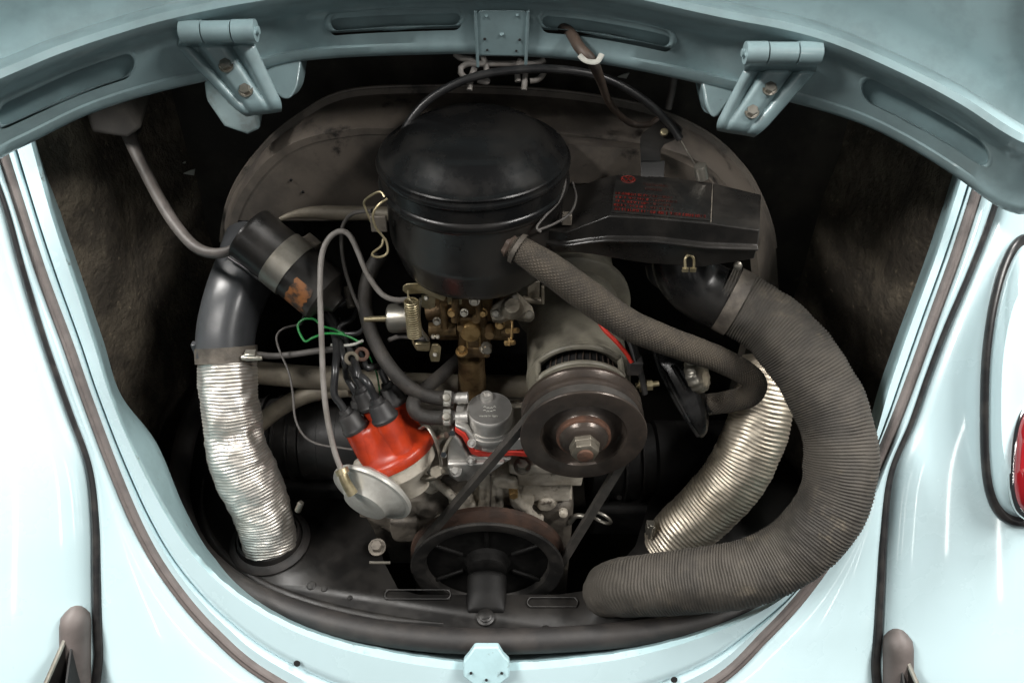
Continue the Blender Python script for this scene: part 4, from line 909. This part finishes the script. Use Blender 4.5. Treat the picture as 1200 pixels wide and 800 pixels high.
m = M(); m.prism([P(x, y, Y=-.0212) for x, y in ((533, 498), (546, 503), (560, 518), (606, 514), (634, 514), (634, 526), (600, 528), (575, 529), (556, 527), (545, 507), (533, 500.5))], V(0, .05, 0)); m.build('upper_flange', PUMP, fp, bevel=.002)
m = M(); m.prism([P(x, y, Y=-.024) for x, y in ((530, 508), (538, 516), (549, 536), (600, 538), (592, 543), (524, 543), (526, 520))], V(0, .05, 0)); m.build('lower_flange', PUMP, fp, bevel=.002)
m = M(); m.prism([P(x, y, Y=-.030) for x, y in ((524, 544), (592, 543), (574, 556), (556, 563), (536, 565), (526, 558))], V(0, .05, .004)); fb = m.build('pump_foot', PUMP, fp, bevel=.0025, bseg=3)
for x, y, Y_, r_ in ((534, 551, -.031, .0050), (553, 519, -.024, .0036), (552, 540, -.026, .0036)):
    b = M(); b.hexa(P(x, y, Y=Y_), (0, -.65, .76), r_, .007); b.lathe([(r_*.5, .006), (r_*.5, .0095)], P(x, y, Y=Y_), (0, -.65, .76), 14); b.build('nut', PUMP, fp)
m = M(); m.tube([P(518, 535, .90), P(524, 520, .90), P(531, 509, .90)], .0024, 8, n=10); m.tube([P(512, 519, .92), P(517, 512, .91), P(523, 510, .905)], .004, 8, n=10); m.build('linkage', STRAP, fp)
for q in ((530, 508, .893), (520, 533, .897)):
    b = M(); b.lathe([(.0032, -.003), (.0032, .003)], P(*q), W(0, .3, 1), 12); b.build('pivot', CHROME, fp)
# writing on the cap: small wavy mark in two rows, then the origin line
tx = bpy.data.curves.new('txt', 'FONT'); tx.body = 'made in Italy'; tx.size = .0042; tx.align_x = 'CENTER'; tx.extrude = .0002
to = bpy.data.objects.new('txt', tx); COL.objects.link(to); bpy.context.view_layer.update()
me = bpy.data.meshes.new_from_object(to.evaluated_get(bpy.context.evaluated_depsgraph_get())); bpy.data.objects.remove(to, do_unlink=True)
tm = bpy.data.objects.new('cap_lettering', me); COL.objects.link(tm); tm.parent = pt; tm.location = pc + V(-.001, -.0135, 0) - parent_loc(pt); me.materials.clear(); me.materials.append(CHIP)
m = M()
for r_, y in enumerate((.001, -.0045)):
    for k in range(4):
        x = -.0058 + k*.0037; yy = y + (.0008 if k in (0, 3) else -.0008)
        m.tube([pc + V(x-.0015, yy-.0003, .0002), pc + V(x, yy+.0007, .0002), pc + V(x+.0015, yy-.0003, .0002)], .00042, 6, n=8)
m.build('cap_mark', CHIP, pt)
# fuel hoses with clamps
def fuel(lab_, pts, cl):
    h = thing('fuel_hose', lab_, 'hose', P(*cl), 'black fuel hoses on the pump')
    m = M(); m.tube([P(*q) for q in pts], .0082, 18, n=60); m.build('hose_body', HOSE, h)
    c = P(*cl)
    d = (P(*pts[-1])-P(*pts[-2])).normalized()
    m = M(); m.lathe([(.0078, -.0042), (.0090, -.0042), (.0094, -.0034), (.0094, .0034), (.0090, .0042), (.0078, .0042)], c, d, 28); k = m.build('clamp_band', CAN, h)
    s = c - FWD*.0092
    m = M(); m.lathe([(.0050, -.003), (.0050, .003), (.0040, .0042), (.0, .0044)], s + UPV*.002, W(0, .2, 1), 18); m.build('clamp_screw', ZINC, k)
    m = M(); m.box(s - UPV*.0048 + FWD*.001, (.0058, .0046, .0058)); m.build('clamp_lug', CAN, k, bevel=.0008)
fuel('long black fuel hose climbing from the upper pump stub past the carburettor', [(446, 298, .90), (434, 318, .905), (427, 350, .91), (432, 380, .915), (443, 408, .915), (460, 434, .91), (482, 455, .915), (506, 465, .924), (532, 467, .926)], (524, 467, .926))
fuel('short bent black fuel hose curling behind the orange cap to the lower pump stub', [(556, 404, 1.0), (530, 428, .98), (506, 449, .95), (490, 462, .93), (484, 474, .915), (490, 485, .915), (505, 489, .917), (532, 489, .917)], (524, 489, .917))

# ================================================================== IGNITION COIL
ca, cbp = P(292, 273, Y=.125), P(396, 358, Y=.075)
ci = thing('ignition_coil', 'black ignition coil in a dull steel clamp with scorched orange label', 'ignition coil', (ca+cbp)/2 - V(0, 0, .03))
ax_ = (cbp-ca); Lc = ax_.length; cr_ = .0325
m = M(); m.lathe([(.0295, -.001), (cr_, .0), (cr_+.0008, .003), (cr_, .005), (cr_, Lc*.86), (.030, Lc*.88), (.022, Lc*.90), (.012, Lc*.96), (.010, Lc)], ca, ax_, 56); m.build('coil_body', BOWL, ci)
m = M(); m.lathe([(cr_+.0003, Lc*.335), (cr_+.0016, Lc*.335), (cr_+.0016, Lc*.525), (cr_+.0003, Lc*.525)], ca, ax_, 56, cap=(False, False)); m.build('clamp_band', STRAP, ci)
e1, e2, e3 = frame(ax_, W(-.35, -.45, .8))
m = M()
rings = []
for j in range(11):
    th = R(-34 + 68*j/10); wob = .004*noise.noise(V(j*1.7, 3, 0)); wo2 = .006*noise.noise(V(j*1.3, 9, 0))
    d = e1*math.cos(th) + e2*math.sin(th)
    rings.append([ca + e3*(Lc*(.62)+wob) + d*(cr_+.0005), ca + e3*(Lc*(.80)+wo2) + d*(cr_+.0005)])
m.rings(rings, closed=False); m.build('orange_label', LABELO, ci)
m = M(); m.box(ca + e3*Lc*.43 - e1*.036, (.04, .02, .02), (e2, e1, e3)); m.build('mounting_foot', CASTD, ci, bevel=.002)

# ================================================================== CABLES AND SMALL THINGS
def cable(name, label, cat, pts, r, mt, n=60, seg=12, group=None, ell=(1, 1)):
    m = M(); m.tube([P(*q) for q in pts], r, seg, n=n, ell=ell); ob = m.build(name, mt)
    return tag(ob, label, cat, group)
cable('wiring_loom', 'thick grey wiring loom drooping along the bay wall to the coil', 'cable', [(140, 132, .98), (150, 156, .97), (165, 190, .96), (184, 228, .95), (206, 264, .935), (230, 290, .92), (255, 297, .91), (278, 289, .905), (296, 272, .905), (310, 252, .92)], [.0095, .0085, .0075, .007, .007, .0068, .0065, .006, .004, .003], LOOM, 80)
gm = M(); gm.lathe([(.020, -.004), (.019, .006), (.012, .014), (.010, .018)], P(147, 143, 1.0), W(.2, -.7, .5), 24); tag(gm.build('cable_grommet', RUBBER), 'black rubber grommet where the grey loom leaves the bay wall', 'grommet')
cable('vacuum_hose', 'light grey thin vacuum hose looping from the vacuum canister to the carburettor', 'hose', [(401, 553, .885), (392, 528, .88), (384, 492, .875), (379, 450, .87), (377, 400, .865), (375, 340, .86), (377, 300, .86), (385, 280, .86), (398, 271, .86), (410, 276, .862), (420, 296, .866), (430, 320, .87), (446, 343, .875), (462, 351, .88), (478, 351, .885)], .0031, GREYC, 110)
cable('thin_grey_wire', 'thin dark grey wire curving down beside the grey vacuum hose', 'wire', [(436, 247, .83), (414, 250, .85), (403, 262, .865), (400, 280, .87), (403, 310, .885), (412, 340, .90), (424, 368, .91), (428, 374, .915)], .0021, GREYD, 50)
cable('hot_air_pipe', 'short dull brown pipe between the ignition coil and the air cleaner', 'pipe', [(328, 257, .93), (342, 252, .93), (366, 249, .925), (400, 250, .92), (440, 250, .91), (470, 252, .905)], [.0025, .006, .0085, .0085, .008, .008], PIPE, 30)
cable('coil_wire', 'thin black wire sagging below the ignition coil', 'wire', [(268, 302, .94), (285, 313, .935), (305, 328, .93), (330, 342, .93), (350, 355, .935), (357, 366, .94), (352, 380, .945)], .0019, WIRE, 40)
cable('green_wire', 'bright green wire forming a loop above the distributor leads', 'wire', [(424, 402, .925), (408, 394, .92), (395, 391, .915), (380, 391, .912), (366, 396, .91), (358, 400, .912), (352, 392, .915), (349, 381, .918), (356, 374, .918), (368, 374, .918), (378, 382, .92), (392, 386, .93), (404, 392, .935)], .0014, GREEN, 70)
cable('thin_green_wire', 'short thin green wire beside the lead clip rings', 'wire', [(430, 412, .92), (436, 424, .925), (442, 440, .935), (446, 466, .94)], .0010, GREEN, 20)
cable('white_wire', 'short off white wire above the lead clip rings', 'wire', [(388, 404, .93), (402, 405, .925), (416, 403, .92), (425, 399, .915)], .0017, CHIP, 20)
cable('looping_black_wire', 'thin black wire hanging beside the silver hose clamp', 'wire', [(352, 380, .945), (332, 385, .94), (324, 395, .94), (328, 412, .938), (338, 435, .93), (343, 460, .925), (346, 490, .92), (356, 510, .92), (372, 520, .92), (396, 524, .92), (418, 527, .92)], .0013, GREYD, 60)
cable('grey_conduit', 'short grey conduit running from the hose clamp behind the vacuum hose', 'cable', [(300, 415, .95), (320, 417, .955), (345, 415, .955), (372, 411, .95), (392, 409, .945)], .0038, GREYD, 30)
cable('black_coil_lead', 'thick black lead curling below the ignition coil', 'wire', [(398, 358, .96), (412, 350, .955), (419, 360, .95), (412, 374, .945), (398, 382, .94), (400, 390, .94), (420, 390, .935), (428, 380, .93), (428, 362, .93)], .003, WIRE, 50)
m = M(); m.tube([P(406, 336, .93), P(409, 348, .928), P(412, 360, .926)], [.0035, .005, .0045], 12, n=10); tag(m.build('wire_connector', CASTD), 'small pale grey crimped connector beside the ignition coil', 'connector')
cable('red_wire', 'red wire crossing behind the braided hose onto the generator', 'wire', [(652, 312, .86), (664, 322, .862), (684, 340, .868), (700, 372, .865), (708, 386, .862), (722, 400, .86), (734, 414, .865), (740, 424, .87)], .0024, REDW, 50)
cable('black_wire', 'black wire lying beside the red wire on the generator', 'wire', [(660, 306, .862), (684, 330, .868), (712, 358, .872), (726, 380, .87), (738, 402, .868), (744, 424, .872)], .0024, WIRE, 50)
cable('lid_cable', 'brown cable hanging out of a lid slot down to the fan shroud', 'cable', [(655, 30, .80), (668, 38, .785), (680, 57, .765), (694, 72, .765), (703, 92, .80), (715, 122, .85), (738, 144, .90), (760, 146, .90), (776, 136, .90)], [.0045, .0055, .0055, .005, .004, .0038, .0036, .0036, .0035], BROWNC, 60)
m = M(); c = P(694, 70, .758); m.tube([c + W(1, 0, 0)*.009 + UPV*.005, c + W(1, 0, 0)*.004 - UPV*.002, c - W(1, 0, 0)*.006 - UPV*.001, c - W(1, 0, 0)*.012 + UPV*.004], .0016, 8, n=16, ell=(1, 2)); tag(m.build('cable_clip', CHIP), 'pale clip gripping the brown lid cable at the lid edge', 'clip')
cable('grey_cable_stub', 'grey cable stub hanging behind the lid near the bracket', 'cable', [(791, 84, .92), (788, 104, .93), (783, 128, .94)], .0042, GREYD, 16)
# oil filler
of = thing('oil_filler', 'ribbed black oil filler neck with a small fluted metal cap', 'oil filler', P(805, 505, .95))
def strip(rows): 
    mm = M(); mm.rings([[P(*q) for q in r] for r in rows]); return mm
m = strip([[(762, 398, .96), (800, 398, .95), (812, 420, .955), (770, 412, .97)], [(770, 425, .935), (808, 418, .925), (820, 440, .945), (782, 440, .965)], [(788, 465, .925), (816, 448, .92), (830, 470, .945), (800, 480, .965)], [(806, 495, .925), (826, 480, .925), (832, 492, .945), (815, 500, .96)], [(818, 514, .935), (828, 504, .935), (831, 507, .945), (822, 516, .95)]])
m.build('neck', ENAMEL, of, bevel=.005, bseg=3)
for pts in ([(776, 432, .928), (792, 464, .918), (808, 494, .92)], [(788, 428, .922), (804, 456, .914)], [(764, 404, .945), (776, 440, .930), (796, 478, .922), (818, 511, .93)]):
    r_ = M(); r_.tube([P(*q) for q in pts], .0022, 8, n=16); r_.build('neck_rib', ENAMEL, of)
m = M(); cn_ = W(.75, .25, .55); cc = P(818, 438, .905)
m.lathe([(.010, -.008), (.0195, -.007), (.0205, -.005), (.0205, .003), (.0185, .0055), (.014, .0065), (.0, .007)], cc, cn_, 64, fn=lambda r, h, th: r + (.0009*math.sin(14*th) if r > .018 else 0)); m.build('filler_cap', STRAP, of)
m = M(); m.tube([P(832, 474, .945), P(822, 478, .95), P(810, 476, .955)], .011, 16, n=8); m.build('breather_stub', TIN, of)
# dipstick ring
dp = thing('dipstick', 'steel dipstick with ring handle behind the drive belt below the generator pulley', 'dipstick', P(700, 612, 1.06))
m = M(); c = P(704, 606, 1.04); e1, e2 = W(.85, -.5, 0), W(.3, .4, .8)
m.tube([c + e1*(.014*math.cos(2*math.pi*i/16)) + e2*(.011*math.sin(2*math.pi*i/16)) for i in range(16)], .0022, 8, n=48, closed=True); m.build('ring_handle', STRAP, dp)
m = M(); m.tube([P(690, 606, 1.04), P(676, 604, 1.045), P(668, 612, 1.06)], .0035, 10, n=12); m.build('rod', STRAP, dp)

# ================================================================== ENGINE TINWARE
tz = -.305
seal = [(262,425),(240,458),(220,505),(211,550),(211,592),(231,643),(281,688),(356,720),(452,742),(562,751),(700,746),(800,732),(880,708),(940,675),(985,630),(1000,570)]
sealp = [P(x, y, Z=tz+.014) for x, y in seal]
er = M(); er.tube(sealp, .0140, 16, n=120); tag(er.build('engine_seal', RUBBER), 'thick black rubber seal around the engine tin at the body opening', 'seal')
tw = thing('engine_tin', 'black sheet metal engine tin around the foot of the hoses', 'engine tin', (0, -.1, tz))
outer = [P(x, y, Z=tz) for x, y in [(p.x, p.y) for p in crom([(a, b, 0) for a, b in seal], 60)]]
inner = [(770,560),(745,640),(700,690),(655,697),(490,697),(466,690),(450,660),(438,622),(408,572),(362,520)]
innp = [P(x, y, Z=tz) for x, y in inner]
m = M(); m.add(outer + innp, [list(range(len(outer)+len(innp)))]); m.build('tin_sheet', TIN, tw, solid=.002)
ib = innp[3:]                               # turned-down edge of the cut-out
m = M(); m.rings([innp, [p + V(0, 0, -.03) for p in innp]], closed=False); m.build('turned_edge', TIN, tw, solid=.0015)
fl = P(316, 640, Z=tz)
m = M(); m.lathe([(.048, -.001), (.050, .004), (.046, .008), (.0415, .010), (.0400, .006), (.0385, .016), (.036, .018)], fl + V(0, .006, 0), seg=48, cap=(False, False)); m.build('hose_collar', RUBBER, tw)
b = M(); b.lathe([(.004, 0), (.004, .012), (.003, .014)], P(349, 598, .985), W(.3, .6, .3), 10); b.build('collar_screw', STRAP, tw)
# pulley tin with hump, slots and screw
m = M(); ho = P(570, 702, Z=tz)
rings = []
for k, (dy, s) in enumerate(((.030, .96), (.027, 1.03), (.023, 1.03), (.018, .93), (.006, .88), (-.004, .70), (-.012, .35), (-.018, .05))):
    ring = []
    for j in range(21):
        a = math.pi*j/20; ring.append(ho + V(.023*math.cos(a)*(.93+.07*s), dy, .014*math.sin(a)*s))
    rings.append(ring)
m.rings(rings, closed=False); m.build('pulley_hump', MATTE_BLACK, tw, sharp=60, solid=.0015)
for x0, x1, y in ((457, 522, 696), (624, 671, 705)):
    a, b_ = P(x0, y, Z=tz+.003), P(x1, y, Z=tz+.003)
    m = M(); loop = []
    for i in range(9): t_ = math.pi/2 + math.pi*i/8; loop.append(a + V(.006*math.cos(t_), .006*math.sin(t_), 0))
    for i in range(9): t_ = -math.pi/2 + math.pi*i/8; loop.append(b_ + V(.006*math.cos(t_), .006*math.sin(t_), 0))
    m.tube(loop, .0009, 8, n=60, closed=True); m.build('pressed_slot', TIN, tw)
m = M(); m.lathe([(.011, 0), (.0105, .003), (.0078, .004), (.0078, .006), (.006, .007), (.0, .0072)], P(569, 724, Z=tz+.0015), (0, 0, 1), 28); sc_ = m.build('screw', TIN, tw)
m = M(); m.box(P(569, 724, Z=tz+.0092), (.009, .0016, .001), (V(.96, .28, 0), V(-.28, .96, 0), V(0, 0, 1))); m.build('screw_slot', VOID, sc_)
for x, y, r_ in ((365, 686, .006), (380, 690, .004), (300, 720, .003), (410, 700, .0035)):
    m = M(); m.lathe([(r_, 0), (r_*.8, .0012), (.0, .0014)], P(x, y, Z=tz+.001), (0, 0, 1), 16); m.build('dimple', TIN, tw)
bead = [P(x, y, Z=tz+.0008) for x, y in ((238,560),(237,600),(255,640),(300,678),(365,704),(445,722),(520,730))]
m = M(); m.tube(bead, [.001, .004, .0042, .0042, .0042, .004, .001], 10, n=60, ell=(.5, 1), up=(0, 0, 1)); m.build('pressed_bead', TIN, tw)
for x, y in ((262, 668), (400, 722), (640, 738), (770, 728)):
    b = M(); b.lathe([(.0058, 0), (.0055, .0015), (.004, .0026), (.0, .003)], P(x, y, Z=tz+.001), (0, 0, 1), 18); b.build('tin_screw', TIN, tw)
m = M(); m.box(P(445, 659, Z=tz+.002), (.026, .003, .002)); m.build('tin_tab', STRAP, tw)
